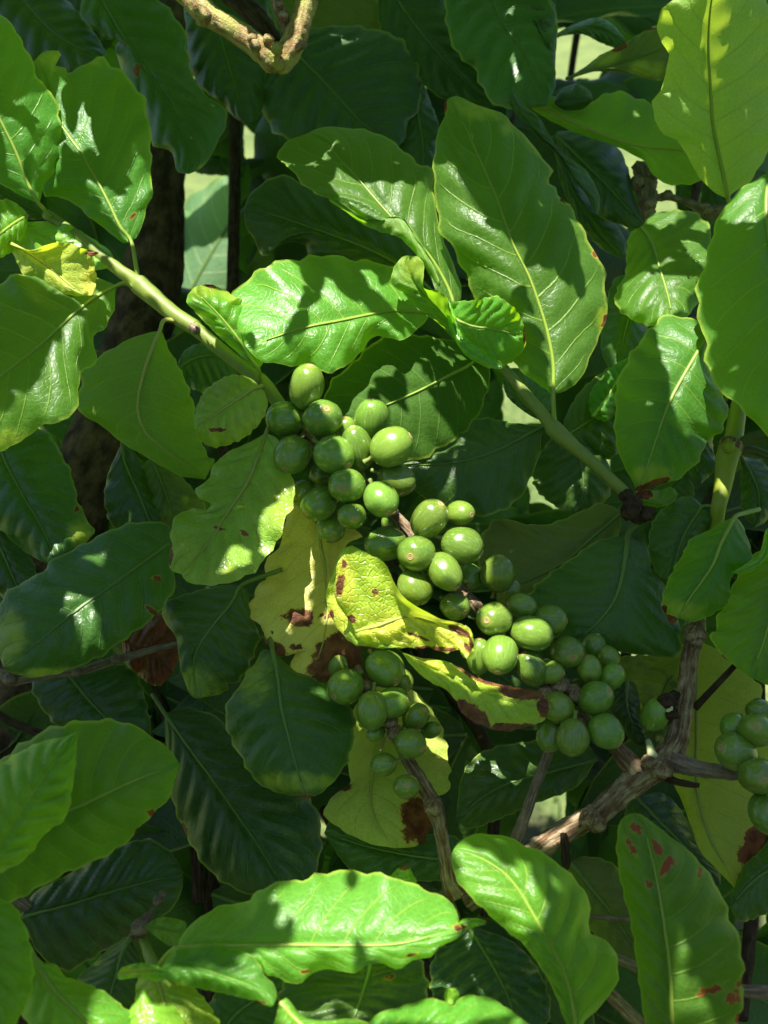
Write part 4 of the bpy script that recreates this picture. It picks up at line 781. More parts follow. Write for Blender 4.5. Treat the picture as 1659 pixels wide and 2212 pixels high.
leaf(U, 'dark', (.43, .43), '1720,1850 1660,1880 1620,1910 1575,1960', '1680,1800 1640,1840 1600,1880', '1690,1950 1640,1980 1600,1990')
leaf(U, 'dark', (.44, .44), '1290,1640 1180,1670 1080,1700 985,1765', '1250,1590 1150,1600 1050,1620 1000,1670', '1245,1700 1159,1735 1062,1776 1010,1790', quilt=.002)
leaf(U, 'dark', (.445, .44), '990,1860 900,1850 800,1830 700,1800', '990,1810 900,1800 800,1790 720,1770', '960,1900 860,1900 760,1880', quilt=.003)
ptube(U, 'twig', 'bark_grey', '1195,1600,.420,11 1180,1640,.420,11 1160,1690,.421,11 1140,1745,.422,12 1120,1800,.424,13 1105,1840,.428,13', sides=12, rough=.12, ridge=.08)

# ---- pruned forked branch, top
Q = thing('pruned_branch', P(600, 150, .36), 'forked knobbly branch with yellow-brown lichened bark coming down from the top edge', 'branch')
ptube(Q, 'left_limb', 'bark_lichen', '340,-60,.352,23 400,-15,.354,23 435,20,.355,25 465,42,.356,23 510,68,.357,24 550,98,.358,24 580,120,.359,27 600,140,.360,24 606,152,.361,12', sides=26, rough=.10, ridge=.08, per=14, knobs=[(P(438,36,.345), .0045), (P(552,100,.349), .0028), (P(545,84,.351), .0024), (P(580,88,.352), .003), (P(598,105,.350), .003)])
ptube(Q, 'right_limb', 'bark_lichen', '672,-70,.352,24 664,-10,.354,24 652,40,.356,23 636,85,.358,25 620,118,.359,27 605,142,.360,22 598,154,.361,12', sides=26, rough=.11, ridge=.1, per=14)
ptube(Q, 'stub', 'scar', '590,-50,.350,10 596,-5,.352,13 606,25,.354,13 614,50,.356,11 618,72,.358,8', sides=12, rough=.35, knobs=[(P(612,35,.350), .0026), (P(604,10,.349), .0022)])
ptube(Q, 'stub', 'scar', '640,105,.356,8 652,98,.352,9 657,96,.350,8', sides=12, rough=.2)
ptube(Q, 'leaf_scar', 'scar', '444,36,.348,8 447,38,.3435,8', sides=12, rough=.2)
ptube(Q, 'leaf_scar', 'scar', '544,100,.352,6 546,101,.3470,6', sides=12, rough=.2)
ptube(Q, 'back_limb', 'bark_dark', '440,-60,.378,22 520,5,.376,22 570,55,.374,21 600,100,.370,16', sides=14, rough=.15, ridge=.1)

# ---- dark trunk and posts behind
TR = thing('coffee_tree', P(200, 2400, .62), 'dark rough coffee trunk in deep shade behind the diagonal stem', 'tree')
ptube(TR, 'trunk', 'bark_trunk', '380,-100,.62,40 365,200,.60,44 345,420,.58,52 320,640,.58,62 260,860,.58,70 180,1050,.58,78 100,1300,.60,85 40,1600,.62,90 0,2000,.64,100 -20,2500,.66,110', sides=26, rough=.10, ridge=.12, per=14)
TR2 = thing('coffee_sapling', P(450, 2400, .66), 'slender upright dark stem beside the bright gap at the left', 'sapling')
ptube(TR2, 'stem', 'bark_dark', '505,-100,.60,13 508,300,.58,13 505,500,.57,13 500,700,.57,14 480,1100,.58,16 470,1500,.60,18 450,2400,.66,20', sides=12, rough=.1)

# ---- water drops on the rounded leaf
# =================================================================== helpers that look at what was built
def bvh_of(meshes):
    V, F = [], []
    for v, f in meshes:
        b = len(V); V += [Vector(q) for q in v]; F += [tuple(i + b for i in ff) for ff in f]
    return BVHTree.FromPolygons(V, F)
BV = bvh_of(LEAFMESH)
BVA = bvh_of(TRACED)
def ray(x, y):
    d = (P(x, y, 1.0) - CAM_LOC).normalized()
    h = BV.ray_cast(CAM_LOC, d, 5.0)
    return h[0], h[1]

for k, (x, y, r) in enumerate([(1502, 566, 7), (1512, 578, 4.5), (1488, 600, 5), (1480, 540, 4), (1497, 585, 3.5), (1505, 610, 3)]):
    h, nrm = ray(x, y)
    if h is None: continue
    if nrm.dot(VIEW) < 0: nrm = -nrm
    rad = r * K * (CAM_LOC - h).length
    V, F, UV = [], [], []
    for j in range(7):
        th = math.pi / 2 * j / 6
        for i in range(16):
            a = 2 * math.pi * i / 16
            V.append(Vector((math.sin(th) * math.cos(a), math.sin(th) * math.sin(a), math.cos(th) * .55)))
    for j in range(6):
        for i in range(16):
            F.append((j * 16 + i, (j + 1) * 16 + i, (j + 1) * 16 + (i + 1) % 16, j * 16 + (i + 1) % 16))
    q = nrm.to_track_quat('Z', 'Y')
    W_ = [h + q @ (v * rad) for v in V]
    o = mesh_obj('water_drop', W_, F, MAT['water'], None, origin=h)
    setp(o, 'clear water drop resting on the rounded leaf in the upper right', 'water drop', 'water drops on the rounded leaf')

# =================================================================== leaves used many times (background and overhead)
def stock_leaf(seed, mat, L=1.0, wave=.02, nu=26, nv=6):
    rs = random.Random(seed); rows = 2 * nv + 1
    V, F, UV = [], [], []
    wid = rs.uniform(.19, .25); droop = rs.uniform(.1, .35); tw = rs.uniform(-.3, .3); ph = rs.uniform(0, 6)
    for i in range(nu):
        t = i / (nu - 1)
        w = wid * (math.sin(math.pi * t ** .85) ** .75) * (1 - .35 * max(0, (t - .8) / .2))
        if t > .98: w *= .2
        for j in range(rows):
            v = (j - nv) / nv; a = abs(v)
            q = abs(math.sin(math.pi * (t * 9 - 1.7 * a ** 1.25)))
            z = -droop * t * t + .10 * a * a * w / wid * (1 if seed % 2 else -1) + wave * a * a * math.sin(t * 22 + ph + v) + .012 * q * a * (1 - a) * 2 + tw * v * w * t
            V.append(Vector((v * w, t + a * .05 * w, z))); UV.append((t, v))
    for i in range(nu - 1):
        for j in range(rows - 1):
            a = i * rows + j; F.append((a, a + 1, a + rows + 1, a + rows))
    me = bpy.data.meshes.new('leaf'); me.from_pydata([tuple(v) for v in V], [], F)
    me.polygons.foreach_set("use_smooth", [True] * len(F))
    lay = me.uv_layers.new(name="leaf"); idx = np.zeros(len(me.loops), dtype=np.int32); me.loops.foreach_get("vertex_index", idx)
    lay.data.foreach_set("uv", np.asarray(UV, dtype=np.float32)[idx].ravel())
    me.materials.append(mat)
    # midrib as its own mesh in the same space
    R = []
    rv, rf = [], []
    for i in range(nu - 1):
        c = V[i * rows + nv]; r = .009 * (1 - i / nu) + .0015
        for k in range(6):
            a = 2 * math.pi * k / 6; rv.append((c.x + r * math.cos(a), c.y, c.z + r * math.sin(a)))
    for i in range(nu - 2):
        for k in range(6):
            rf.append((i * 6 + k, i * 6 + (k + 1) % 6, (i + 1) * 6 + (k + 1) % 6, (i + 1) * 6 + k))
    rb = bpy.data.meshes.new('midrib'); rb.from_pydata(rv, [], rf); rb.polygons.foreach_set("use_smooth", [True] * len(rf)); rb.materials.append(RIB['dark'])
    return me, rb, V
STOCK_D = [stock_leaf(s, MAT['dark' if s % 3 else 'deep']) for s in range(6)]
STOCK_B = [stock_leaf(s + 20, MAT['sage']) for s in range(3)]
CI = R3.inverted()
def to_pix(p):
    q = CI @ (p - CAM_LOC)
    d = -q.z
    if d <= 0.001: return None
    return q.x / (K * d) + 829.5, 1106.0 - q.y / (K * d), d

GAPS = [(402, 385, 488, 615), (533, 290, 543, 335), (1192, 72, 1292, 160), (1095, 790, 1168, 905), (1172, 1700, 1216, 1800), (1368, 335, 1425, 390), (1405, 395, 1450, 450), (1325, 395, 1340, 425),
        (1150, 1040, 1185, 1080), (690, 1770, 720, 1800), (1120, 1790, 1180, 1840), (1642, 1440, 1659, 1520), (1300, 1380, 1330, 1400), (1600, 1950, 1650, 2000)]
def hits_gap(P3):
    for p in P3:
        q = to_pix(p)
        if q and any(a - 4 < q[0] < c + 4 and b - 4 < q[1] < d + 4 for a, b, c, d in GAPS): return True
    return False
rs = random.Random(7)
BG = [  # stem line (x, y, depth) in the picture grid and a label
    ([(-60, -150, .66), (60, 300, .60), (90, 700, .60), (40, 1000, .62)], 'shaded background branch seen behind the left edge, above the diagonal stem'),
    ([(660, -150, .62), (640, 300, .56), (700, 650, .56), (680, 900, .58)], 'shaded background branch behind the pointed sun-banded leaf'),
    ([(1130, 100, .64), (1060, 500, .60), (1010, 850, .60), (1010, 1150, .60)], 'shaded background branch behind the largest upright leaf'),
    ([(1500, -150, .66), (1530, 200, .62), (1480, 560, .60), (1450, 900, .60)], 'shaded background branch behind the knobbly brown twig'),
    ([(160, 1150, .60), (260, 1350, .58), (400, 1650, .58), (430, 1950, .58)], 'shaded background branch around the rust-brown dead leaf'),
    ([(830, 1150, .60), (900, 1400, .56), (1060, 1640, .56), (1050, 1980, .58)], 'shaded background branch behind the small cluster of shaded cherries'),
    ([(1560, 1050, .58), (1400, 1250, .60), (1350, 1500, .62), (1420, 2000, .60)], 'shaded background branch behind the woody fork'),
    ([(100, 1700, .60), (200, 2000, .56), (420, 2250, .54), (700, 2300, .54)], 'shaded background branch below the large smooth leaf'),
    ([(700, 1750, .60), (820, 1950, .54), (980, 2150, .52), (1250, 2250, .52)], 'shaded background branch behind the long sunlit bottom leaf'),
    ([(1659, 1000, .60), (1640, 1400, .56), (1640, 1800, .56), (1600, 2200, .54)], 'shaded background branch along the right edge below the ringed node'),
    ([(900, -150, .70), (820, 200, .68), (860, 600, .68), (860, 1000, .68)], 'deepest shaded branch behind the forked pruned branch'),
    ([(1280, -100, .72), (1230, 250, .70), (1300, 700, .70), (1250, 1150, .70)], 'deepest shaded branch glimpsed right of the largest leaf'),
]
nbg = 0
for bi, (line, label) in enumerate(BG):
    Cc = catmull(line, 10)
    pl = [P(*c) for c in Cc]
    bt = thing('shaded_branch', pl[-1], label, 'coffee branch', 'shaded branches behind the fruiting ones')
    tube([pl[i] for i in range(0, len(pl), 3)], [.0035] * len(pl[::3]), 'stem', MAT['bark_dark'], bt, sides=8, rough=.15, per=4)
    made = 0
    for k in range(46):
        if made >= 20: break
        i = rs.randrange(len(pl) - 1)
        base = pl[i]
        L = rs.uniform(.11, .17)
        # leaf hangs outward and down, its upper side towards the light and the camera
        ang = rs.uniform(-2.2, 2.2)
        dirc = Vector((math.sin(ang), -abs(math.cos(ang)) * .8 + rs.uniform(-.3, .5), rs.uniform(-.15, .35))).normalized()
        y = (R3 @ dirc).normalized()
        nrm = (VIEW + SUN * rs.uniform(.2, .9) + Vector((rs.uniform(-.4, .4), rs.uniform(-.3, .3), rs.uniform(-.3, .3)))).normalized()
        x = y.cross(nrm).normalized(); z = x.cross(y).normalized()
        Mx = Matrix((x, y, z)).transposed()
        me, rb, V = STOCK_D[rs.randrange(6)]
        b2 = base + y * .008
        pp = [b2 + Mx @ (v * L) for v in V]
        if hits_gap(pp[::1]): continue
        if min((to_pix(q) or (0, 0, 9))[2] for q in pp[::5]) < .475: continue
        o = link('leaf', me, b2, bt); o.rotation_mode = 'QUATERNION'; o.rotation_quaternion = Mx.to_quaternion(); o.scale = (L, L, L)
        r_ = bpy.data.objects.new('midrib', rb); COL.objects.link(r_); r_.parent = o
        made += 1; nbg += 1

# close the remaining holes, except where the photograph looks through
ALLM = list(LEAFMESH)
bpy.context.view_layer.update()
for o in scene.objects:
    if o.type == 'MESH' and o.parent and (o.parent.name.startswith('shaded_branch') or o.parent.name.startswith('coffee_tree')):
        mw = o.matrix_world
        ALLM.append(([mw @ v.co for v in o.data.vertices], [tuple(p.vertices) for p in o.data.polygons]))
BV2 = bvh_of(ALLM)
BTS = [o for o in scene.objects if o.name.startswith('shaded_branch')]
added = []
def covered(x, y):
    if any(a <= x <= c and b <= y <= d for a, b, c, d in GAPS): return True
    d = (P(x, y, 1.0) - CAM_LOC).normalized()
    if BV2.ray_cast(CAM_LOC, d, 5.0)[0] is not None: return True
    return any((x - ax) ** 2 + (y - ay) ** 2 < r * r for ax, ay, r in added)
for y0 in range(-60, 2290, 14):
    for x0 in range(-60, 1730, 14):
        if covered(x0, y0): continue
        for L in (.13, .09, .06, .04, .025):
            ok = False
            for _ in range(6):
                c = P(x0, y0, rs.uniform(.60, .74))
                ang = rs.uniform(0, 6.28)
                yv = (R3 @ Vector((math.sin(ang), math.cos(ang), rs.uniform(-.2, .3)))).normalized()
                nn = (VIEW + SUN * rs.uniform(.2, .8)).normalized(); xv = yv.cross(nn).normalized(); zv = xv.cross(yv)
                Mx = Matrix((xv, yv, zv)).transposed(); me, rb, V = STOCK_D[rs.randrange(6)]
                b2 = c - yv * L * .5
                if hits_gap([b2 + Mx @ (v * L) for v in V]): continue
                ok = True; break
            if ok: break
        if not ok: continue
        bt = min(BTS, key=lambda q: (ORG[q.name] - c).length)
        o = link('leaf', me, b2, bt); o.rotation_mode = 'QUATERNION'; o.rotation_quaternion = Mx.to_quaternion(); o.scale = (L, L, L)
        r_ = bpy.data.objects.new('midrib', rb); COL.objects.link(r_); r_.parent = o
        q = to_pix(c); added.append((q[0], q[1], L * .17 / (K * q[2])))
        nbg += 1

# sunlit leaves of a bush beyond, seen through the gap at the left
FB = thing('sunlit_bush', P(440, 900, .98), 'sunlit bush beyond, seen pale and blurred through the gap right of the trunk', 'bush')
tube([P(360, 1300, .98), P(370, 800, .96), P(380, 300, .95)], [.005, .004, .003], 'stem', RIB['stem'], FB, sides=8)
for (x, y, a, L, d) in [(395, 660, .5, .20, .90), (500, 600, -.9, .16, .94), (385, 520, .9, .15, .97), (500, 470, -1.9, .13, 1.0), (400, 600, 1.6, .12, .93), (420, 690, -.2, .13, .92), (470, 400, 2.6, .10, 1.0)]:
    yv = (R3 @ Vector((math.sin(a), math.cos(a), .1))).normalized(); nn = (VIEW * .8 + SUN).normalized()
    x_ = yv.cross(nn).normalized(); z_ = x_.cross(yv)
    Mx = Matrix((x_, yv, z_)).transposed(); me, rb, V = STOCK_B[int(x) % 3]
    o = link('leaf', me, P(x, y, d), FB); o.rotation_mode = 'QUATERNION'; o.rotation_quaternion = Mx.to_quaternion(); o.scale = (L * 1.3, L, L)
    r_ = bpy.data.objects.new('midrib', rb); COL.objects.link(r_); r_.parent = o

# =================================================================== unseen overhead leaves, added and fitted to cast the dappled shade
LIT = [pts(s) for s in '''30,212 128,212 131,262 105,275 60,235
5,255 45,325 38,350 0,290
38,268 52,280 102,370 88,370
80,292 110,300 128,330 118,355 90,320
172,238 190,270 202,310 185,332 160,325 138,305 165,290
280,350 320,370 328,430 308,480 285,400
190,400 230,425 285,430 315,470 290,520 265,515 230,450
0,462 50,478 90,492 130,512 205,548 206,640 110,628 50,590 20,540 0,560
155,682 176,690 170,730 157,760 160,830 168,877 130,908 50,945 0,968 0,912 80,830 130,740 145,690
405,640 430,615 510,640 548,660 530,720 505,742 440,690
508,630 560,580 640,562 650,612 630,680 572,788 560,740
700,600 735,640 800,690 850,722 869,732 800,735 730,800 640,790 600,782 650,740 665,700 680,655 695,665
765,583 800,592 812,622 890,627 906,672 890,690 860,670 800,617
848,580 890,552 914,556 917,622 970,650 985,740 900,662 842,615
985,650 1075,640 1087,655 990,668
985,682 1070,672 1132,690 1133,737 1080,715 1060,700 1000,700
720,378 735,375 790,402 850,402 936,407 942,450 977,560 992,620 982,680 940,602 890,512 830,477 770,467 718,427
938,365 975,360 1000,440 1060,500 1112,540 1132,590 1100,602 1110,640 1022,642 955,500
1130,592 1180,587 1210,612 1250,650 1302,602 1311,680 1262,800 1195,851 1185,760 1150,662
1240,480 1270,520 1300,570 1302,640 1262,612
1425,40 1457,0 1450,60 1435,112
1465,20 1540,0 1620,0 1590,52 1540,92 1500,92 1490,122 1467,92
1500,230 1545,300 1548,330 1520,300
1480,290 1530,340 1540,352
1560,472 1602,407 1652,390 1659,472 1600,482
1398,488 1415,463 1487,456 1450,486
1482,500 1520,470 1534,502 1522,572 1500,562 1472,522
1350,620 1380,592 1440,602 1502,602 1480,652 1452,690 1400,702 1333,662
1415,700 1440,680 1510,690 1525,727 1532,800 1552,850 1500,902 1470,942 1455,862 1427,762
612,1068 636,1060 634,1112 607,1170 582,1197 562,1202 567,1122
470,1190 500,1192 530,1188 537,1220 482,1237
741,1199 825,1208 872,1288 950,1336 1022,1382 1012,1427 960,1408 860,1399 780,1390 708,1342 704,1288 725,1265
870,1411 981,1438 1103,1490 1000,1472
623,798 702,798 702,872 640,872
700,880 737,880 737,932 712,932
735,898 770,868 837,868 892,930 888,1002 800,1012 748,1012 733,960
760,1000 810,1042 860,1062 892,1062 882,1082 852,1117 790,1117 758,1042
888,1090 960,1078 1022,1088 1042,1170 1038,1212 992,1272 950,1272 920,1237 868,1222 860,1180 893,1150
870,1250 932,1292 902,1307 863,1282
1033,1320 1087,1308 1102,1342 1060,1367
1108,1345 1180,1348 1192,1392 1138,1402
1018,1388 1112,1378 1119,1442 1060,1454 1018,1442
1118,1408 1147,1472 1120,1472
880,778 902,790 917,830 932,900 947,930 962,960 940,982 920,992 880,997 883,900 875,830
945,910 982,947 950,982
145,1283 187,1300 212,1350 212,1392 185,1387 160,1342
600,1925 690,1890 737,1883 747,1960 757,2090 700,2097 640,2122 558,2087 640,2040 660,2010 600,1960
768,1883 890,1908 987,1970 992,2012 940,2057 870,2090 820,2082 788,2042 770,1982
530,2065 560,2083 592,2130 592,2167 500,2147 440,2132 500,2112 550,2102
380,2112 440,2112 430,2137 383,2127
200,2135 280,2185 280,2225 200,2220
310,2138 332,2170 372,2170 402,2225 292,2225 290,2180
978,1830 1030,1840 1122,1890 1152,1910 1162,1990 1130,2022 1060,1977 988,1900
617,2158 660,2200 780,2203 700,2222 608,2212
818,2195 950,2163 1040,2153 1102,2190 1000,2215
1450,2133 1512,2128 1532,2170 1490,2192
300,612 330,635 420,700 415,715 330,655 300,640
360,-30 440,-5 480,40 560,85 600,120 605,150 580,120 500,72 440,35 380,0
690,-30 685,0 650,70 625,125 610,140 640,60 655,0
1552,985 1582,985 1572,1062 1550,1080
1160,1815 1240,1775 1255,1782 1180,1830
1330,1712 1385,1665 1400,1672 1340,1730
235,555 300,600 420,692 432,718 380,698 250,590
440,718 560,812 575,840 545,825 440,740'''.split('\n')]
def inpoly(x, y, pl):
    c = False; j = len(pl) - 1
    for i in range(len(pl)):
        xi, yi = pl[i]; xj, yj = pl[j]
        if (yi > y) != (yj > y) and x < (xj - xi) * (y - yi) / (yj - yi) + xi: c = not c
        j = i
    return c
# axes of the plane square to the sun
E1 = SUN.cross(Vector((0, 1, 0))).normalized(); E2 = SUN.cross(E1).normalized()
RES = .00125; N1, N2 = 1120, 1280
O1, O2 = -.70, -1.35
e2s = [E2.dot(P(829, y, d) - CAM_LOC) for y in (0, 2212) for d in (.3, 1.0)]
O2 = min(e2s) - .12
def cell(p):
    q = p - CAM_LOC
    return int((q.dot(E1) - O1) / RES), int((q.dot(E2) - O2) / RES)
litmask = np.zeros((N1, N2), bool)
for pl in LIT:
    xs = [p[0] for p in pl]; ys = [p[1] for p in pl]
    y = min(ys)
    while y <= max(ys):
        x = min(xs)
        while x <= max(xs):
            if inpoly(x, y, pl):
                h = BVA.ray_cast(CAM_LOC, (P(x, y, 1.0) - CAM_LOC).normalized(), 5.0)[0]
                if h is None or (h - CAM_LOC).length > .62: h = P(x, y, .39)
                if BVA.ray_cast(h + SUN * .008 + VIEW * .0015, SUN, .5)[0] is not None: x += 3; continue      # something in the picture already shades it
                a, b = cell(h)
                if 0 <= a < N1 and 0 <= b < N2: litmask[a, b] = True
            x += 3
        y += 3
# the ground and the far bush stay sunlit
for (x, y, d) in [(440, 500, .95), (440, 420, .98), (440, 600, .92)]:
    a, b = cell(P(x, y, d)); litmask[max(0, a - 80):a + 80, max(0, b - 80):b + 80] = True
def dil(m):
    r = m.copy(); r[1:] |= m[:-1]; r[:-1] |= m[1:]; r[:, 1:] |= m[:, :-1]; r[:, :-1] |= m[:, 1:]; return r
def ero(m):
    r = m.copy(); r[1:] &= m[:-1]; r[:-1] &= m[1:]; r[:, 1:] &= m[:, :-1]; r[:, :-1] &= m[:, 1:]; return r
forb = ero(dil(litmask))
cover = np.zeros((N1, N2), np.int8)
# the region that the picture needs shaded
need = np.zeros((N1, N2), bool)
for d in np.linspace(.32, .80, 34):
    for x in range(-150, 1810, 24):
        for y in range(-80, 2300, 24):
            a, b = cell(P(x, y, d))
            if 0 <= a < N1 and 0 <= b < N2: need[a, b] = True
for _ in range(5): need = dil(need)
for _ in range(5): need = ero(need)
need &= ~forb
rng = np.random.RandomState(3)
tmpl = [stock_leaf(60 + s, MAT['dark'], nu=14, nv=2) for s in range(3)]
def leafmask(L, ang, wid=.22):
    n = int(L / RES) + 2; g = np.arange(-n, n + 1) * RES
    X, Y_ = np.meshgrid(g, g, indexing='ij')
    c, s = math.cos(ang), math.sin(ang)
    t = (X * c + Y_ * s) / L; w = (-X * s + Y_ * c) / L
    ok = (t > 0) & (t < 1)
    tt = np.clip(t, 0, 1)
    return ok & (np.abs(w) < wid * np.sin(np.pi * tt ** .85) ** .75), n
placed = []
pad = 160
NP_, FP, CP = (np.pad(q, pad) for q in (need, forb, cover.astype(bool)))
for L, tries, tol, minnew in ((.15, 700, .004, .35), (.10, 1400, .006, .35), (.065, 2600, .01, .35), (.042, 4000, .015, .35), (.026, 6000, .02, .35), (.016, 9000, .03, .35), (.010, 9000, .05, .4)):
    bank = {}
    idx = np.argwhere(NP_ & ~CP); rng.shuffle(idx); done = 0
    for (ca0, cb0) in idx:
        if done >= tries: break
        if CP[ca0, cb0]: continue
        done += 1
        best = None
        for _ in range(8):
            k = rng.randint(32); ang = k / 32 * 2 * math.pi
            if k not in bank: bank[k] = leafmask(L, ang)
            m, n = bank[k]; f = rng.uniform(.25, .75)
            ca = ca0 - int(L * f * math.cos(ang) / RES); cb = cb0 - int(L * f * math.sin(ang) / RES)
            if ca - n < 0 or cb - n < 0 or ca + n + 1 > FP.shape[0] or cb + n + 1 > FP.shape[1]: continue
            sl = (slice(ca - n, ca + n + 1), slice(cb - n, cb + n + 1))
            tot = m.sum(); bad = (m & FP[sl]).sum()
            if bad > tol * tot: continue
            new = (m & NP_[sl] & ~CP[sl]).sum()
            if new < minnew * tot: continue
            if best is None or new > best[0]: best = (new, ca, cb, ang, sl, m)
        if best:
            _, ca, cb, ang, sl, m = best
            CP[sl] |= m; placed.append((ca - pad, cb - pad, ang, L))
print('canopy leaves', len(placed), 'coverage', (CP & NP_).sum() / NP_.sum(), 'lit cells', forb.sum(), 'background leaves', nbg)
tanv = math.tan(VFOV / 2) ; tanh_ = tanv * .75
OB = []
def overhead(i):
    o = thing('added_shade_branch', P(829 + (i - 4) * 150, -900, .3), 'unseen leafy branch added above the picture to shade the cherries', 'coffee branch', 'unseen shade branches added above the picture')
    return o
order = sorted(placed, key=lambda q: (q[0]))
NB = 6
per = (len(order) + NB - 1) // NB
OB = [overhead(k) for k in range(NB)]
rnd = random.Random(5)
FOL = [([], [], []) for _ in range(NB)]
TV = [[tuple(v) for v in q[2]] for q in tmpl]
for i, (a, b, ang, l) in enumerate(order):
    base0 = CAM_LOC + E1 * (O1 + a * RES) + E2 * (O2 + b * RES)
    y = (E1 * math.cos(ang) + E2 * math.sin(ang)).normalized()
    t = -0.3
    ctr = base0 + y * l * .5
    while t < 3.0:      # height along the sun ray at which the whole leaf is clear of the view
        q = CI @ (ctr + SUN * t - CAM_LOC)
        dist = (q.y * math.cos(VFOV / 2) - (-q.z) * math.sin(VFOV / 2))
        if dist > l * .55 + .05 and q.y > 0.05: break
        t += .01
    t += rnd.uniform(0, .05) + (rnd.uniform(0, .10) if l > .06 else 0)
    p = base0 + SUN * t
    z = SUN.copy(); x = y.cross(z).normalized()
    tilt = Matrix.Rotation(rnd.uniform(-.15, .15), 3, y)
    Mx = Matrix((tilt @ x, y, tilt @ z)).transposed()
    me = tmpl[i % 3][0]
    V_, F_, U_ = FOL[i // per]; b0 = len(V_)
    for v in tmpl[i % 3][2]:
        V_.append(p + Mx @ Vector((v.x * l, v.y * l, v.z * l * .6)))
    F_ += [tuple(q + b0 for q in f.vertices) for f in me.polygons]
    U_ += [(0.0, 0.0)] * len(tmpl[i % 3][2])
for i, root in enumerate(OB):
    V_, F_, U_ = FOL[i]
    o = mesh_obj('foliage', V_, F_, MAT['dark'], root, uvs=U_); o['kind'] = 'stuff'
    r0 = ORG[root.name]
    tube([r0 + Vector((-.12, .0, .12)), r0 + Vector((0, .05, .14)), r0 + Vector((.12, .12, .13))], [.004, .004, .003], 'stem', MAT['bark_dark'], root, sides=8, per=4)

# =================================================================== unseen shrubs round the photographer, added to block ambient skylight
rn = random.Random(21)
BLOCK_SHRUBS = [(-1.15, -.35, 1.9, 'unseen shrub added left of the photographer to block skylight'), (1.15, -.30, 2.0, 'unseen shrub added right of the photographer to block skylight'),
       (-.45, -1.25, 2.2, 'unseen shrub added behind the photographer to block skylight, left one'), (.60, -1.30, 2.1, 'unseen shrub added behind the photographer to block skylight, right one')]
for (cx, cy, hh, lab) in BLOCK_SHRUBS:
    t_ = thing('sky_block_shrub', Vector((cx, cy, 0)), lab, 'shrub')
    tube([Vector((cx, cy, -.02)), Vector((cx + .03, cy, .8)), Vector((cx, cy + .03, hh * .95))], [.028, .02, .006], 'stem', MAT['bark_dark'], t_, sides=10)
    V_, F_, U_ = [], [], []
    for k in range(700):
        z = rn.uniform(.25, hh); a = rn.uniform(0, 6.28); r = rn.uniform(.25, .62) * (1.1 - .5 * z / hh)
        p = Vector((cx + r * math.cos(a), cy + r * math.sin(a), z)); l = rn.uniform(.12, .18)
        yv = Vector((math.cos(a) + rn.uniform(-.5, .5), math.sin(a) + rn.uniform(-.5, .5), rn.uniform(-.8, .3))).normalized()
        nn = Vector((rn.uniform(-.5, .5) + .6 * math.cos(a), rn.uniform(-.5, .5) + .6 * math.sin(a), .9)).normalized()
        xv = yv.cross(nn).normalized(); Mx = Matrix((xv, yv, xv.cross(yv))).transposed()
        me, _, tv = tmpl[k % 3]; b0 = len(V_)
        V_ += [p + Mx @ (v * l) for v in tv]; F_ += [tuple(q + b0 for q in f.vertices) for f in me.polygons]; U_ += [(0.5, 0.5)] * len(tv)
    o = mesh_obj('foliage', V_, F_, MAT['dark'], t_, uvs=U_); o['kind'] = 'stuff'

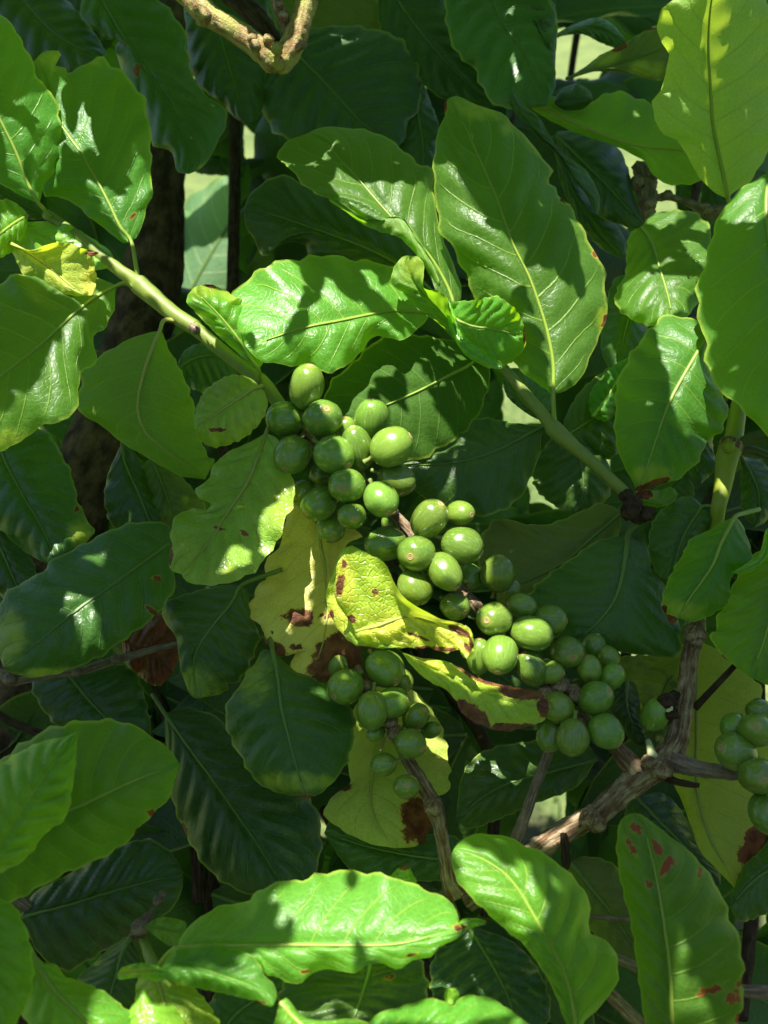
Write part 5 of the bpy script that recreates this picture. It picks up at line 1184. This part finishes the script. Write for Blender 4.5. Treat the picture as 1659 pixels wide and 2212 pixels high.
# =================================================================== ground beyond
gm = bpy.data.meshes.new('ground')
n = 60; S_ = 160.0; V, F = [], []
for i in range(n + 1):
    for j in range(n + 1):
        fx = (i / n * 2 - 1); fy = (j / n * 2 - 1)
        X = S_ * fx * abs(fx) ** 1.5; Y2 = S_ * fy * abs(fy) ** 1.5
        V.append((X, Y2, .04 * noise.noise(Vector((X * .4, Y2 * .4, 0))) + .11 * max(0, min(Y2, 60) - 4)))
for i in range(n):
    for j in range(n):
        a = i * (n + 1) + j; F.append((a, a + n + 1, a + n + 2, a + 1))
gm.from_pydata(V, [], F); gm.polygons.foreach_set("use_smooth", [True] * len(F)); gm.materials.append(MAT['ground'])
go = link('ground', gm, Vector((0, 0, 0))); go['kind'] = 'structure'
rs = random.Random(11); V, F = [], []
for k in range(9000):
    X = rs.uniform(-1.6, 1.6); Y2 = rs.uniform(1.2, 6.5); h = rs.uniform(.03, .09); a = rs.uniform(0, 6.28); lx, ly = math.cos(a), math.sin(a); w = rs.uniform(.0018, .004); b = len(V)
    z0 = .04 * noise.noise(Vector((X * .4, Y2 * .4, 0))) - .01 + .11 * max(0, Y2 - 4)
    bend = rs.uniform(.01, .05)
    V += [(X - ly * w, Y2 + lx * w, z0), (X + ly * w, Y2 - lx * w, z0), (X + lx * bend * .4 + ly * w * .7, Y2 + ly * bend * .4 - lx * w * .7, z0 + h * .6), (X + lx * bend * .4 - ly * w * .7, Y2 + ly * bend * .4 + lx * w * .7, z0 + h * .6), (X + lx * bend, Y2 + ly * bend, z0 + h)]
    F += [(b, b + 1, b + 2, b + 3), (b + 3, b + 2, b + 4)]
g = bpy.data.meshes.new('grass'); g.from_pydata(V, [], F); g.materials.append(MAT['blade'])
gg = link('grass', g, Vector((0, 0, 0))); setp(gg, 'short sunlit grass on the ground beyond the bush', 'grass', None, 'stuff')

hd = thing('hedge', Vector((0, 30, 2.8)), 'dark hedge at the top of the grass slope beyond', 'hedge')
V_, F_, U_ = [], [], []
for k in range(5200):
    p = Vector((rn.uniform(-20, 20), 30 + rn.gauss(0, .8), 2.8 + rn.uniform(0, 3) * (1 + .15 * math.sin(k)))); l = rn.uniform(.4, .7)
    yv = Vector((rn.uniform(-1, 1), rn.uniform(-1, .3), rn.uniform(-1, .5))).normalized(); nn = Vector((rn.uniform(-.5, .5), -.7, .8)).normalized()
    xv = yv.cross(nn).normalized(); Mx = Matrix((xv, yv, xv.cross(yv))).transposed(); me, _, tv = tmpl[k % 3]; b0 = len(V_)
    V_ += [p + Mx @ (v * l) for v in tv]; F_ += [tuple(q + b0 for q in f.vertices) for f in me.polygons]; U_ += [(0.5, 0.5)] * len(tv)
o = mesh_obj('foliage', V_, F_, MAT['dark'], hd, uvs=U_); o['kind'] = 'stuff'
